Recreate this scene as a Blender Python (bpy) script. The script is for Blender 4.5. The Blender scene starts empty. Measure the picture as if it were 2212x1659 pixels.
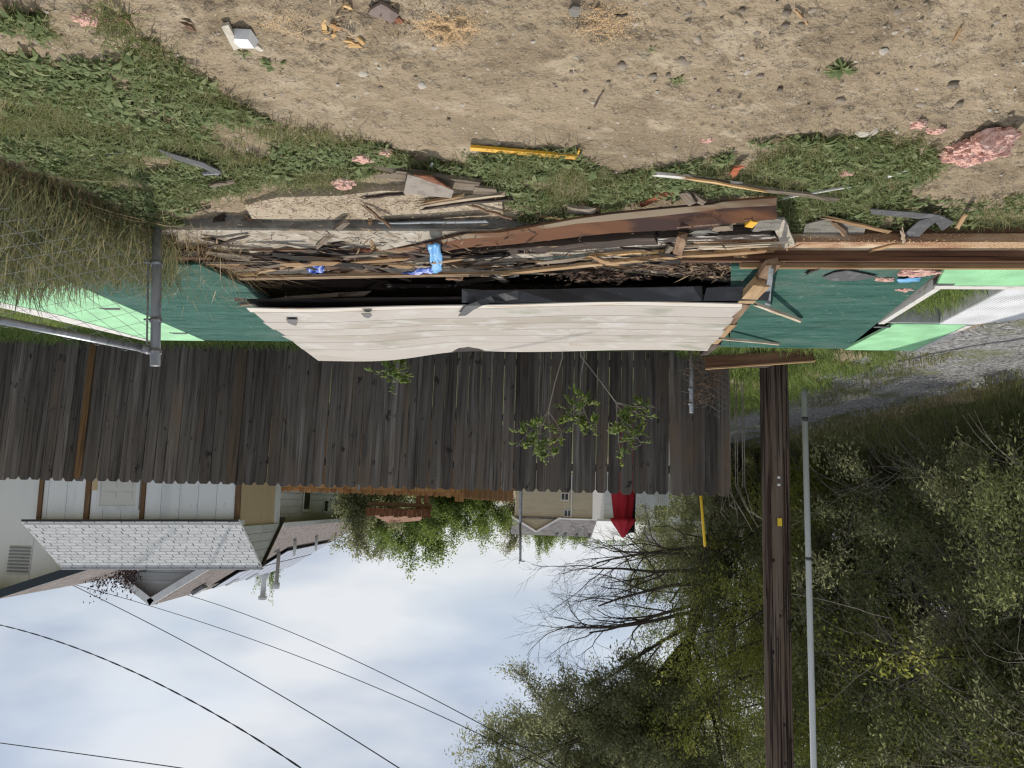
import bpy, math, random
import numpy as np
from mathutils import Vector, Matrix, Quaternion

# ------------------------------------------------------------------ camera
scene = bpy.context.scene
CAM_H, FPX, PITCH, ROLL = 1.65, 1660.0, math.radians(9.0), math.asin(0.034)
_F = Vector((0, math.cos(PITCH), -math.sin(PITCH)))
_U = Vector((0, math.sin(PITCH), math.cos(PITCH)))
_R = Vector((1, 0, 0))
# the phone was held upside down: camera right points to world -X
CX = (-_R * math.cos(ROLL) - _U * math.sin(ROLL)).normalized()
CY = (-_U * math.cos(ROLL) + _R * math.sin(ROLL)).normalized()
cam_d = bpy.data.cameras.new('camera'); cam = bpy.data.objects.new('camera', cam_d)
scene.collection.objects.link(cam)
cam_d.sensor_width = 36.0; cam_d.lens = 36.0 * FPX / 2212.0
cam_d.clip_start = 0.05; cam_d.clip_end = 3000.0
m3 = Matrix((CX, CY, -_F)).transposed()
cam.matrix_world = Matrix.Translation((0, 0, CAM_H)) @ m3.to_4x4()
scene.camera = cam

# ------------------------------------------------------------------ sky, sun, exposure
SUN_AZ, SUN_EL = math.radians(12), math.radians(51)        # sun stands behind the scene
sdir = Vector((math.sin(SUN_AZ) * math.cos(SUN_EL), math.cos(SUN_AZ) * math.cos(SUN_EL), math.sin(SUN_EL)))
world = bpy.data.worlds.new('World'); scene.world = world; world.use_nodes = True
wn, wl = world.node_tree.nodes, world.node_tree.links
wn.clear()
w_out = wn.new('ShaderNodeOutputWorld'); w_bg = wn.new('ShaderNodeBackground'); w_bg.inputs[1].default_value = 0.1
sky = wn.new('ShaderNodeTexSky'); sky.sky_type = 'NISHITA'; sky.sun_disc = False
sky.sun_elevation = SUN_EL; sky.sun_rotation = SUN_AZ; sky.air_density = 1.0; sky.dust_density = 1.5
tc = wn.new('ShaderNodeTexCoord'); mp = wn.new('ShaderNodeMapping'); mp.inputs['Scale'].default_value = (1.0, 1.0, 2.6)
mp.inputs['Rotation'].default_value = (0.12, 0.22, 0.3); mp.inputs['Location'].default_value = (3.1, 0.4, 1.7)
n1 = wn.new('ShaderNodeTexNoise'); n1.inputs['Scale'].default_value = 2.3; n1.inputs['Detail'].default_value = 6.0
n1.inputs['Roughness'].default_value = 0.46; n1.inputs['Distortion'].default_value = 0.35
r1 = wn.new('ShaderNodeValToRGB')
r1.color_ramp.elements[0].position = 0.30; r1.color_ramp.elements[0].color = (0.55, 0.55, 0.55, 1)
r1.color_ramp.elements[1].position = 0.56; r1.color_ramp.elements[1].color = (0.97, 0.97, 0.97, 1)
n2 = wn.new('ShaderNodeTexNoise'); n2.inputs['Scale'].default_value = 3.6; n2.inputs['Detail'].default_value = 4.0
n2.inputs['Roughness'].default_value = 0.45
r2 = wn.new('ShaderNodeValToRGB')
r2.color_ramp.elements[0].position = 0.38; r2.color_ramp.elements[0].color = (4.4, 5.1, 6.3, 1)
r2.color_ramp.elements[1].position = 0.60; r2.color_ramp.elements[1].color = (7.5, 7.75, 8.1, 1)
mx = wn.new('ShaderNodeMixRGB')
wl.new(tc.outputs['Generated'], mp.inputs['Vector']); wl.new(mp.outputs[0], n1.inputs['Vector']); wl.new(mp.outputs[0], n2.inputs['Vector'])
wl.new(n1.outputs['Fac'], r1.inputs[0]); wl.new(n2.outputs['Fac'], r2.inputs[0])
wl.new(r1.outputs[0], mx.inputs[0]); wl.new(sky.outputs[0], mx.inputs[1]); wl.new(r2.outputs[0], mx.inputs[2])
wl.new(mx.outputs[0], w_bg.inputs[0]); wl.new(w_bg.outputs[0], w_out.inputs[0])
sun_d = bpy.data.lights.new('sun', 'SUN'); sun_d.energy = 3.3; sun_d.angle = math.radians(0.6); sun_d.color = (1.0, 0.95, 0.87)
sun = bpy.data.objects.new('sun', sun_d); scene.collection.objects.link(sun)
sun.rotation_euler = (-sdir).to_track_quat('-Z', 'Y').to_euler()
scene.view_settings.view_transform = 'Standard'; scene.view_settings.look = 'None'
scene.view_settings.exposure = 0.10; scene.view_settings.gamma = 1.0; scene.view_settings.use_curve_mapping = False
scene.render.engine = 'CYCLES'
scene.cycles.use_adaptive_sampling = True; scene.cycles.adaptive_threshold = .008; scene.cycles.adaptive_min_samples = 48; scene.cycles.use_denoising = True; scene.cycles.pixel_filter_type = 'BLACKMAN_HARRIS'; scene.cycles.filter_width = 1.3
world.cycles.sampling_method = 'MANUAL'; world.cycles.sample_map_resolution = 512
scene.cycles.max_bounces = 4; scene.cycles.diffuse_bounces = 2; scene.cycles.glossy_bounces = 2; scene.cycles.transmission_bounces = 2; scene.cycles.transparent_max_bounces = 8

# ------------------------------------------------------------------ helpers
rnd = random.Random(11); nr = np.random.default_rng(7)
COL = scene.collection
def V(*a): return Vector(a)
def ray(px, py): return _F + CX * ((px - 1106) / FPX) - CY * ((py - 829.5) / FPX)
def gp(px, py, z=0.0):                                    # point at height z measured in the photograph
    d = ray(px, py); t = (z - CAM_H) / d.z
    return Vector((d.x * t, d.y * t, z))
def dp(px, py, y):                                        # point at distance y measured in the photograph
    d = ray(px, py); t = y / d.y
    return Vector((d.x * t, y, CAM_H + d.z * t))
ZK = {1: (351.0, 448.2, .1953), 2: (729.0, 421.2, .1953), 3: (1107.0, 394.2, .1953), 4: (1404.0, 394.2, .1953), 5: (621.0, 302.4, .4252), 6: (1456.0, 513.0, .3418)}
KZ = 1.0
def k(n, x, y, z=0.0):
    a, b, s = ZK[n]; return gp(a + x * s, b + y * s, z * KZ)

def tag(o, label=None, cat=None, group=None, kind=None):
    if label: o['label'] = label
    if cat: o['category'] = cat
    if group: o['group'] = group
    if kind: o['kind'] = kind
    return o
def thing(name, label, cat, loc=(0, 0, 0), group=None, rot=None):
    o = bpy.data.objects.new(name, None); COL.objects.link(o); o.location = loc; o.empty_display_size = .1
    if rot: o.rotation_euler = rot
    return tag(o, label, cat, group)
def mesh(verts, faces, mat=None, smooth=False):
    me = bpy.data.meshes.new('mesh')
    me.from_pydata([tuple(v) for v in verts], [], [tuple(f) for f in faces])
    if mat: me.materials.append(mat)
    if smooth: me.polygons.foreach_set('use_smooth', [True] * len(me.polygons))
    me.update(); return me
def npmesh(v, f, mat=None, smooth=False):                 # v (N,3), f (M,k) numpy arrays
    me = bpy.data.meshes.new('mesh'); kk = f.shape[1]
    me.vertices.add(len(v)); me.vertices.foreach_set('co', np.asarray(v, dtype=np.float32).ravel())
    me.loops.add(f.size); me.loops.foreach_set('vertex_index', f.ravel().astype(np.int32))
    me.polygons.add(len(f)); me.polygons.foreach_set('loop_start', np.arange(0, f.size, kk, dtype=np.int32))
    me.polygons.foreach_set('loop_total', np.full(len(f), kk, dtype=np.int32))
    if smooth: me.polygons.foreach_set('use_smooth', np.ones(len(f), dtype=bool))
    if mat: me.materials.append(mat)
    me.update(calc_edges=True); return me
def put(name, me, parent=None, mat=None, M=None, loc=None):
    o = bpy.data.objects.new(name, me); COL.objects.link(o)
    if M is not None: o.matrix_world = M
    if loc is not None: o.location = loc
    if parent is not None: o.parent = parent
    return o
def worldchild(name, me, parent, M=None):                 # child given in world coordinates
    o = put(name, me, parent)
    pm = Matrix.Translation(parent.location) @ parent.rotation_euler.to_matrix().to_4x4()
    o.matrix_parent_inverse = pm.inverted()
    if M is not None: o.matrix_basis = M
    return o
class MB:                                                  # collects simple solids into one mesh
    def __init__(s): s.v = []; s.f = []
    def add(s, v, f):
        n = len(s.v); s.v += [tuple(q) for q in v]; s.f += [tuple(i + n for i in q) for q in f]; return s
    def box(s, a, b):
        x0, y0, z0 = a; x1, y1, z1 = b
        return s.add([(x0,y0,z0),(x1,y0,z0),(x1,y1,z0),(x0,y1,z0),(x0,y0,z1),(x1,y0,z1),(x1,y1,z1),(x0,y1,z1)],
                     [(0,3,2,1),(4,5,6,7),(0,1,5,4),(1,2,6,5),(2,3,7,6),(3,0,4,7)])
    def tube(s, pts, rad, n=8, cap=True):
        pts = [Vector(p) for p in pts]; rr = rad if hasattr(rad, '__len__') else [rad] * len(pts)
        base = len(s.v)
        for i, p in enumerate(pts):
            t = (pts[min(i + 1, len(pts) - 1)] - pts[max(i - 1, 0)]).normalized()
            ref = Vector((0, 0, 1)) if abs(t.z) < .9 else Vector((1, 0, 0))
            a = t.cross(ref).normalized(); b = a.cross(t)
            for j in range(n):
                an = 2 * math.pi * j / n
                s.v.append(tuple(p + (a * math.cos(an) + b * math.sin(an)) * rr[i]))
        for i in range(len(pts) - 1):
            for j in range(n):
                q = base + i * n; s.f.append((q + j, q + (j + 1) % n, q + n + (j + 1) % n, q + n + j))
        if cap:
            s.f.append(tuple(base + j for j in range(n))[::-1]); q = base + (len(pts) - 1) * n; s.f.append(tuple(q + j for j in range(n)))
        return s
    def prism(s, poly, z0, z1):                            # polygon in x,y extruded in z
        n = len(poly)
        return s.add([(x, y, z0) for x, y in poly] + [(x, y, z1) for x, y in poly],
                     [tuple(range(n))[::-1], tuple(range(n, 2 * n))] + [(i, (i + 1) % n, n + (i + 1) % n, n + i) for i in range(n)])
    def slab(s, corners, t):                               # polygon of world points thickened downwards along its normal
        c = [Vector(q) for q in corners]; nn = (c[1] - c[0]).cross(c[2] - c[0]).normalized()
        if nn.z < 0: nn = -nn
        n = len(c)
        return s.add(c + [q - nn * t for q in c], [tuple(range(n)), tuple(range(n, 2 * n))[::-1]] + [(i, n + i, n + (i + 1) % n, (i + 1) % n) for i in range(n)])
    def mesh(s, mat=None, smooth=False): return mesh(s.v, s.f, mat, smooth)
    def put(s, name, mat, parent=None, smooth=False, wc=False):
        me = s.mesh(mat, smooth)
        return worldchild(name, me, parent) if wc else put(name, me, parent)
def hashn(ix, iy, seed):
    h = (ix.astype(np.int64) * 374761393 + iy.astype(np.int64) * 668265263 + seed * 144664) & 0x7fffffff
    h = ((h ^ (h >> 13)) * 1274126177) & 0x7fffffff
    return ((h ^ (h >> 16)) & 0xffff) / 65535.0
def vn(x, y, seed=0):                                     # value noise, numpy
    x = np.asarray(x, float); y = np.asarray(y, float)
    ix, iy = np.floor(x), np.floor(y); fx, fy = x - ix, y - iy
    fx = fx * fx * (3 - 2 * fx); fy = fy * fy * (3 - 2 * fy)
    a, b, c, d = hashn(ix, iy, seed), hashn(ix + 1, iy, seed), hashn(ix, iy + 1, seed), hashn(ix + 1, iy + 1, seed)
    return (a + (b - a) * fx) * (1 - fy) + (c + (d - c) * fx) * fy
def sstep(a, b, x):
    t = np.clip((np.asarray(x, float) - a) / (b - a), 0, 1); return t * t * (3 - 2 * t)

# ------------------------------------------------------------------ materials
def _nodes(name):
    m = bpy.data.materials.new(name); m.use_nodes = True
    nt = m.node_tree; return m, nt.nodes, nt.links, nt.nodes['Principled BSDF']
def MAT(name, col, layers=(), rough=.85, bump=(), metal=0., spec=.25, orand=0., coord='Object', brick=None, trans=0.):
    """layers: (colour, (sx,sy,sz) noise scale, lo, hi[, detail[, seed]]) blended one over another; bump: ((sx,sy,sz), strength, distance)"""
    m, N, L, P = _nodes(name)
    P.inputs['Roughness'].default_value = rough; P.inputs['Metallic'].default_value = metal
    P.inputs['Specular IOR Level'].default_value = spec
    t = N.new('ShaderNodeTexCoord'); oi = N.new('ShaderNodeObjectInfo')
    ad = N.new('ShaderNodeVectorMath'); ad.operation = 'MULTIPLY_ADD'
    cmb = N.new('ShaderNodeCombineXYZ')
    for i in range(3): L.new(oi.outputs['Random'], cmb.inputs[i])
    L.new(cmb.outputs[0], ad.inputs[0]); ad.inputs[1].default_value = (37, 53, 29) if orand else (0, 0, 0)
    L.new(t.outputs[coord], ad.inputs[2]); src = ad.outputs[0]
    def noise(sc, detail=5., seed=0., rgh=.6):
        mpn = N.new('ShaderNodeMapping'); mpn.inputs['Scale'].default_value = sc; mpn.inputs['Location'].default_value = (seed * 3.7, seed * 1.3, seed * 5.1)
        L.new(src, mpn.inputs['Vector'])
        nn = N.new('ShaderNodeTexNoise'); nn.inputs['Scale'].default_value = 1.; nn.inputs['Detail'].default_value = min(detail, 3.); nn.inputs['Roughness'].default_value = rgh
        L.new(mpn.outputs[0], nn.inputs['Vector']); return nn.outputs['Fac']
    rgb = N.new('ShaderNodeRGB'); rgb.outputs[0].default_value = (*col, 1); cur = rgb.outputs[0]
    for i, l in enumerate(layers):
        c, sc, lo, hi = l[:4]; det = l[4] if len(l) > 4 else 5.; sd = l[5] if len(l) > 5 else i + 1
        mr = N.new('ShaderNodeMapRange'); mr.interpolation_type = 'SMOOTHSTEP'
        mr.inputs[1].default_value = lo; mr.inputs[2].default_value = hi
        L.new(noise(sc, det, sd), mr.inputs[0])
        mxn = N.new('ShaderNodeMixRGB'); L.new(mr.outputs[0], mxn.inputs[0]); L.new(cur, mxn.inputs[1]); mxn.inputs[2].default_value = (*c, 1); cur = mxn.outputs[0]
    if orand:
        hs = N.new('ShaderNodeHueSaturation'); mr = N.new('ShaderNodeMapRange'); mr.inputs[3].default_value = 1 - orand; mr.inputs[4].default_value = 1 + orand
        L.new(oi.outputs['Random'], mr.inputs[0]); L.new(mr.outputs[0], hs.inputs['Value']); L.new(cur, hs.inputs['Color']); cur = hs.outputs[0]
    L.new(cur, P.inputs['Base Color'])
    prev = None
    for sc, st, di in bump:
        b = N.new('ShaderNodeBump'); b.inputs['Strength'].default_value = st; b.inputs['Distance'].default_value = di
        L.new(noise(sc, 1.5, 2.2), b.inputs['Height'])
        if prev: L.new(prev, b.inputs['Normal'])
        prev = b.outputs[0]
    if prev: L.new(prev, P.inputs['Normal'])
    return m
def LEAF(name, a, b, c, transl=.35, rough=.55):
    m, N, L, P = _nodes(name)
    g = N.new('ShaderNodeNewGeometry'); r = N.new('ShaderNodeValToRGB')
    r.color_ramp.elements[0].color = (*a, 1); r.color_ramp.elements[1].color = (*c, 1)
    e = r.color_ramp.elements.new(.55); e.color = (*b, 1)
    L.new(g.outputs['Random Per Island'], r.inputs[0]); L.new(r.outputs[0], P.inputs['Base Color'])
    P.inputs['Roughness'].default_value = rough; P.inputs['Specular IOR Level'].default_value = .3
    tr = N.new('ShaderNodeBsdfTranslucent'); mxs = N.new('ShaderNodeMixShader'); mxs.inputs[0].default_value = transl
    hs = N.new('ShaderNodeHueSaturation'); hs.inputs['Value'].default_value = 1.3; hs.inputs['Hue'].default_value = .485
    L.new(r.outputs[0], hs.inputs['Color']); L.new(hs.outputs[0], tr.inputs['Color'])
    L.new(P.outputs[0], mxs.inputs[1]); L.new(tr.outputs[0], mxs.inputs[2]); L.new(mxs.outputs[0], N['Material Output'].inputs['Surface'])
    return m
def WOOD(name, col, dark, pale=None, orand=.18, s=1., rough=.85, knot=True):
    lay = [(dark, (2.2 * s, 26 * s, 26 * s), .46, .72), (tuple(x * .45 for x in dark), (1.2 * s, 70 * s, 70 * s), .56, .70)]
    if pale: lay.append((pale, (1.6 * s, 9 * s, 9 * s), .54, .72))
    return MAT(name, col, lay, rough, [((2 * s, 60 * s, 60 * s), .5, .006), ((8 * s, 16 * s, 16 * s), .25, .008)], orand=orand)

m_dirt = MAT('dirt', (.325, .255, .172), [((.245, .19, .127), (2.2, 2.2, 2.2), .42, .62), ((.40, .325, .23), (5, 7, 7), .50, .70),
             ((.20, .155, .105), (30, 30, 30), .54, .70), ((.42, .36, .27), (80, 80, 80), .60, .70)], .95,
             [((60, 60, 60), .7, .018), ((200, 200, 200), .6, .006)], spec=.1)
m_gravel = MAT('gravel_grey', (.23, .225, .22), [((.42, .41, .40), (24, 24, 24), .52, .62), ((.10, .095, .09), (22, 22, 22), .53, .62, 4., 7),
             ((.16, .17, .10), (1.1, 1.1, 1.1), .52, .66)], .9, [((26, 26, 26), 1., .04)], spec=.1)
m_stone = MAT('stone', (.33, .275, .21), [((.23, .19, .145), (30, 30, 30), .45, .65), ((.43, .38, .31), (9, 9, 9), .55, .75)], .85, [((60, 60, 60), .4, .01)], orand=.3)
m_stonew = MAT('stone_white', (.52, .47, .39), [((.38, .33, .26), (18, 18, 18), .48, .7)], .8, [((50, 50, 50), .3, .01)])
m_conc = MAT('concrete', (.42, .37, .30), [((.30, .25, .19), (5, 5, 5), .48, .66), ((.52, .47, .40), (14, 14, 14), .52, .7), ((.16, .12, .09), (60, 60, 60), .63, .72)], .92,
             [((70, 70, 70), .5, .01)])
m_concg = MAT('concrete_grey', (.20, .185, .16), [((.13, .12, .10), (6, 30, 30), .48, .66), ((.28, .26, .22), (14, 14, 14), .55, .7)], .92, [((70, 70, 70), .5, .01)])  # darker concrete; on the footing's near face it carries the shade
m_ply = MAT('chip_covered_plywood', (.42, .345, .25), [((.30, .235, .165), (6, 6, 6), .45, .65), ((.54, .46, .35), (42, 42, 42), .56, .68), ((.17, .12, .085), (55, 55, 55), .62, .70)], .92,
            [((80, 80, 80), .6, .008)])
m_fence = MAT('weathered_fence_wood', (.115, .099, .087), [((.058, .049, .044), (26, 26, 1.0), .44, .68), ((.185, .168, .154), (12, 12, .6), .50, .74), ((.022, .019, .018), (75, 75, .9), .56, .70),
              ((.135, .098, .072), (2.2, 2.2, .7), .52, .76), ((.035, .029, .026), (9, 9, 5), .63, .72)], .9, [((60, 60, 1.4), .7, .006), ((9, 9, 3), .3, .006)], orand=.36)
m_fenceb = MAT('brown_fence_wood', (.17, .095, .04), [((.075, .042, .02), (34, 34, 1.2), .44, .66), ((.24, .145, .07), (12, 12, .7), .55, .75)], .85, [((60, 60, 1.4), .6, .006)])
m_fenced = MAT('dull_brown_fence_wood', (.105, .078, .055), [((.055, .042, .032), (34, 34, 1.2), .44, .66)], .85, [((60, 60, 1.4), .6, .006)])
m_cedar = MAT('cedar_fence_wood', (.36, .185, .075), [((.24, .11, .04), (22, 22, .8), .44, .66), ((.46, .26, .12), (9, 9, .5), .52, .75)], .8, [((60, 60, 1.4), .4, .006)], orand=.2)
m_dkgreen = MAT('dark_green_sheathing', (.042, .108, .086), [((.062, .142, .115), (1.3, 7, 5), .42, .7), ((.015, .055, .045), (3, 26, 5), .5, .72), ((.10, .15, .125), (1.1, 2.2, 2), .50, .72), ((.20, .26, .235), (14, 70, 40), .63, .72), ((.30, .27, .22), (70, 70, 70), .70, .76)], .85, [((60, 60, 60), .25, .004)], spec=.06)
def dotted(name, col, dotc, step=.026, r=.0042):
    m, N, L, P = _nodes(name); P.inputs['Roughness'].default_value = .6; P.inputs['Specular IOR Level'].default_value = .3
    t = N.new('ShaderNodeTexCoord')
    s = N.new('ShaderNodeVectorMath'); s.operation = 'SCALE'; s.inputs['Scale'].default_value = 1 / step; L.new(t.outputs['Object'], s.inputs[0])
    fr = N.new('ShaderNodeVectorMath'); fr.operation = 'FRACTION'; L.new(s.outputs[0], fr.inputs[0])
    sb = N.new('ShaderNodeVectorMath'); sb.operation = 'SUBTRACT'; sb.inputs[1].default_value = (.5, .5, 0); L.new(fr.outputs[0], sb.inputs[0])
    mu = N.new('ShaderNodeVectorMath'); mu.operation = 'MULTIPLY'; mu.inputs[1].default_value = (1, 1, 0); L.new(sb.outputs[0], mu.inputs[0])
    ln = N.new('ShaderNodeVectorMath'); ln.operation = 'LENGTH'; L.new(mu.outputs[0], ln.inputs[0])
    lt = N.new('ShaderNodeMath'); lt.operation = 'LESS_THAN'; lt.inputs[1].default_value = r / step; L.new(ln.outputs['Value'], lt.inputs[0])
    no = N.new('ShaderNodeTexNoise'); no.inputs['Scale'].default_value = 5; no.inputs['Detail'].default_value = 5; L.new(t.outputs['Object'], no.inputs['Vector'])
    mr = N.new('ShaderNodeMapRange'); mr.inputs[1].default_value = .3; mr.inputs[2].default_value = .7; mr.inputs[3].default_value = .74; mr.inputs[4].default_value = 1.08; L.new(no.outputs['Fac'], mr.inputs[0])
    mx1 = N.new('ShaderNodeMixRGB'); L.new(lt.outputs[0], mx1.inputs[0]); mx1.inputs[1].default_value = (*col, 1); mx1.inputs[2].default_value = (*dotc, 1)
    sp = N.new('ShaderNodeTexNoise'); sp.inputs['Scale'].default_value = 55; sp.inputs['Detail'].default_value = 3; L.new(t.outputs['Object'], sp.inputs['Vector'])
    sr = N.new('ShaderNodeMapRange'); sr.inputs[1].default_value = .68; sr.inputs[2].default_value = .74; L.new(sp.outputs['Fac'], sr.inputs[0])
    mx2 = N.new('ShaderNodeMixRGB'); L.new(sr.outputs[0], mx2.inputs[0]); L.new(mx1.outputs[0], mx2.inputs[1]); mx2.inputs[2].default_value = (.12, .13, .09, 1)
    hs = N.new('ShaderNodeHueSaturation'); L.new(mx2.outputs[0], hs.inputs['Color']); L.new(mr.outputs[0], hs.inputs['Value']); L.new(hs.outputs[0], P.inputs['Base Color'])
    return m
m_ltgreen = dotted('light_green_insulation_board', (.33, .66, .36), (.22, .48, .26))
m_whitedot = dotted('white_perforated_board', (.70, .70, .71), (.30, .31, .38))
m_teal = MAT('pale_teal_paint', (.36, .46, .44), [((.20, .22, .2), (9, 30, 30), .5, .6)], .7)
m_frame = MAT('white_board_edge', (.62, .60, .56), [((.42, .35, .28), (9, 30, 30), .55, .7)], .6)
m_reveal = MAT('grey_reveal', (.46, .46, .45), [((.36, .35, .33), (6, 6, 6), .45, .65)], .8)
m_brownlum = WOOD('red_brown_lumber', (.135, .068, .038), (.07, .034, .02), (.20, .11, .065), orand=.12)
m_tanlum = WOOD('tan_lumber', (.36, .23, .12), (.24, .13, .06), (.46, .33, .19))
m_sawtop = MAT('sawdust_covered_lumber', (.44, .29, .175), [((.30, .155, .085), (2.2, 9, 9), .44, .60), ((.60, .47, .32), (1.5, 5, 5), .55, .64), ((.58, .45, .31), (110, 110, 110), .56, .66)], .9, [((90, 90, 90), .6, .006)])
m_grey = WOOD('grey_weathered_board', (.21, .165, .12), (.085, .062, .045), (.30, .25, .19))
m_dark = WOOD('rotten_dark_timber', (.058, .040, .031), (.022, .016, .013), (.125, .10, .082), s=.8)
m_black = WOOD('charred_wood_and_gap_shade', (.030, .024, .021), (.010, .008, .008), (.065, .052, .043))  # also colours the gap floor, where the black stands for shade
m_mid = WOOD('brown_board', (.19, .115, .07), (.085, .05, .03), (.28, .19, .12))
m_fresh = WOOD('fresh_split_wood', (.56, .36, .16), (.36, .19, .08), (.68, .50, .28))
m_pale = WOOD('pale_split_wood', (.60, .50, .37), (.38, .28, .18), (.72, .66, .56))
m_orange = WOOD('orange_stained_wood', (.36, .10, .045), (.20, .055, .03), (.44, .16, .08))
m_flake = MAT('flaking_white_paint_board', (.055, .042, .034), [((.50, .47, .41), (7, 34, 34), .55, .62), ((.03, .022, .018), (5, 80, 80), .58, .66)], .85, [((10, 60, 60), .6, .01)], orand=.1)
m_siding = MAT('old_white_lap_siding', (.44, .40, .355), [((.36, .315, .265), (.8, 1.6, 1.6), .46, .68), ((.49, .465, .43), (3.5, 3.5, 3.5), .52, .7), ((.31, .30, .245), (1.8, 2.6, 2.6), .56, .70), ((.30, .22, .15), (.5, 2.2, 2.2), .60, .76, 3., 9), ((.20, .17, .13), (38, 38, 38), .67, .73)], .8,
               [((30, 30, 30), .12, .003)], orand=.03)
m_sidedge = MAT('white_painted_edge', (.58, .53, .46), [((.38, .25, .15), (1.6, 14, 14), .53, .68)], .7)
m_tar = MAT('black_tar_paper', (.045, .045, .047), [((.075, .075, .078), (4, 12, 12), .45, .68), ((.35, .35, .35), (60, 60, 60), .72, .76)], .6, [((16, 16, 16), .4, .01)], spec=.4)
m_hard = MAT('stained_hardboard', (.165, .075, .040), [((.062, .036, .031), (.7, 2.4, 2.4), .46, .49), ((.20, .09, .045), (1.0, 3, 3), .55, .66), ((.09, .045, .03), (22, 22, 22), .62, .74)], .8, [((40, 40, 40), .15, .003)], spec=.12)
m_hardedge = MAT('pale_hardboard', (.29, .225, .155), [((.19, .10, .055), (1.2, 4, 4), .47, .60)], .8, spec=.12)
m_cardg = MAT('grey_brown_hardboard', (.27, .23, .19), [((.20, .165, .135), (14, 14, 14), .45, .65)], .7, [((50, 50, 50), .2, .003)])
m_rustb = MAT('rusty_brown_fibreboard', (.22, .09, .05), [((.12, .05, .03), (24, 24, 24), .45, .65)], .9, [((50, 50, 50), .6, .01)])
m_tile = MAT('mauve_brown_tile', (.20, .155, .135), [((.15, .115, .10), (16, 16, 16), .45, .65)], .8)
m_bluel = MAT('light_blue_tarp', (.17, .42, .72), [((.38, .62, .86), (30, 30, 30), .56, .66), ((.10, .30, .58), (9, 60, 9), .5, .7)], .45, [((60, 60, 60), .4, .006)], spec=.4)
m_blued = MAT('royal_blue_tarp', (.05, .11, .42), [((.10, .19, .55), (14, 14, 14), .48, .66)], .45, [((40, 40, 40), .4, .006)], spec=.4)
m_yellow = MAT('yellow_paint', (.70, .38, .03), [((.50, .25, .02), (12, 12, 12), .5, .7)], .55, [((40, 40, 40), .2, .003)])
m_yelbright = MAT('yellow_plastic', (.78, .50, .03), rough=.45)
m_galv = MAT('galvanised_steel', (.30, .31, .32), [((.20, .205, .215), (26, 26, 9), .45, .62), ((.40, .41, .42), (50, 50, 14), .55, .7)], .42, [((50, 50, 50), .1, .002)], metal=.6, spec=.5)
m_galvd = MAT('dull_grey_steel', (.24, .245, .25), [((.17, .175, .18), (9, 9, 3), .45, .65), ((.32, .325, .33), (24, 24, 9), .57, .72)], .5, metal=.1, spec=.4)
m_flash = MAT('grey_flashing', (.29, .31, .33), [((.21, .225, .24), (3, 30, 30), .45, .65)], .5, metal=.25)
m_wire = MAT('fence_wire', (.20, .21, .215), rough=.5, metal=.2)
m_rubber = MAT('dark_grey_rubber', (.085, .085, .088), [((.14, .14, .145), (14, 14, 14), .5, .7)], .7)
m_pink = MAT('pink_fibreglass', (.76, .45, .37), [((.86, .60, .51), (18, 18, 18), .48, .66), ((.60, .30, .24), (30, 30, 30), .55, .7), ((.70, .53, .40), (6, 6, 6), .57, .7)], 1., [((40, 40, 40), 1., .03), ((160, 160, 160), .8, .01)], spec=.02)
m_sawdust = MAT('fresh_sawdust', (.62, .40, .20), [((.74, .54, .31), (70, 70, 70), .5, .66), ((.48, .30, .15), (9, 9, 9), .5, .7)], 1., [((120, 120, 120), .8, .008)])
m_pvc = MAT('grey_plastic_conduit', (.66, .68, .69), [((.58, .60, .61), (3, 3, 1), .45, .65)], .45)
m_pole = MAT('creosoted_pole_wood', (.135, .095, .072), [((.040, .024, .018), (20, 20, .5), .45, .58), ((.165, .128, .105), (11, 11, .5), .52, .74), ((.012, .008, .007), (40, 40, .5), .55, .61), ((.02, .014, .011), (5, 5, 3.2), .66, .72)], .85, [((30, 30, .8), 1., .02), ((70, 70, 2), .6, .008)])
m_tagy = MAT('yellow_tag', (.75, .52, .04), rough=.5)
m_ink = MAT('black_ink', (.015, .015, .015), rough=.6)
m_white = MAT('white_paint', (.74, .74, .73), [((.64, .64, .62), (7, 7, 2), .48, .7)], .6)
m_shedwall = MAT('white_shed_wall', (.82, .82, .82), [((.70, .705, .71), (3, 3, .6), .45, .7), ((.42, .40, .37), (30, 30, 9), .68, .75)], .7, [((40, 40, 3), .2, .004)], orand=.03)
m_wallshed2 = MAT('white_stucco_panel', (.82, .81, .78), [((.70, .69, .66), (2, 2, .5), .45, .7)], .8, [((60, 60, 60), .2, .004)])
m_batten = MAT('brown_paint_trim', (.17, .095, .048), [((.24, .145, .08), (20, 20, 2), .5, .7)], .7)
m_tanwall = MAT('tan_wall_panel', (.60, .45, .28), [((.55, .41, .25), (30, 30, 2), .45, .65)], .8)
m_shingle = MAT('pale_grey_shingle', (.50, .50, .49), [((.40, .40, .39), (22, 22, 22), .45, .65), ((.58, .58, .57), (60, 60, 60), .55, .7), ((.22, .21, .20), (9, 30, 30), .66, .74)], .95, [((140, 140, 140), .5, .004)], orand=.07)
m_under = MAT('dark_roof_felt', (.06, .058, .055), rough=.95)
m_peel = MAT('peeling_white_planks', (.64, .63, .60), [((.33, .30, .27), (14, 26, 26), .60, .68)], .8, orand=.05)
m_fascia = MAT('dark_slate_fascia', (.03, .042, .05), rough=.5)
m_soffit = MAT('cream_soffit', (.66, .645, .59), rough=.8)
m_clap = MAT('pale_grey_clapboard', (.62, .62, .60), [((.55, .55, .53), (1, 9, 9), .45, .65)], .7, orand=.03)
m_croof = MAT('grey_brown_asphalt_roof', (.185, .155, .14), [((.115, .098, .09), (5, 5, 22), .46, .60), ((.26, .225, .205), (7, 7, 26), .55, .68)], .95, [((9, 9, 40), .5, .02)])
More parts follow.
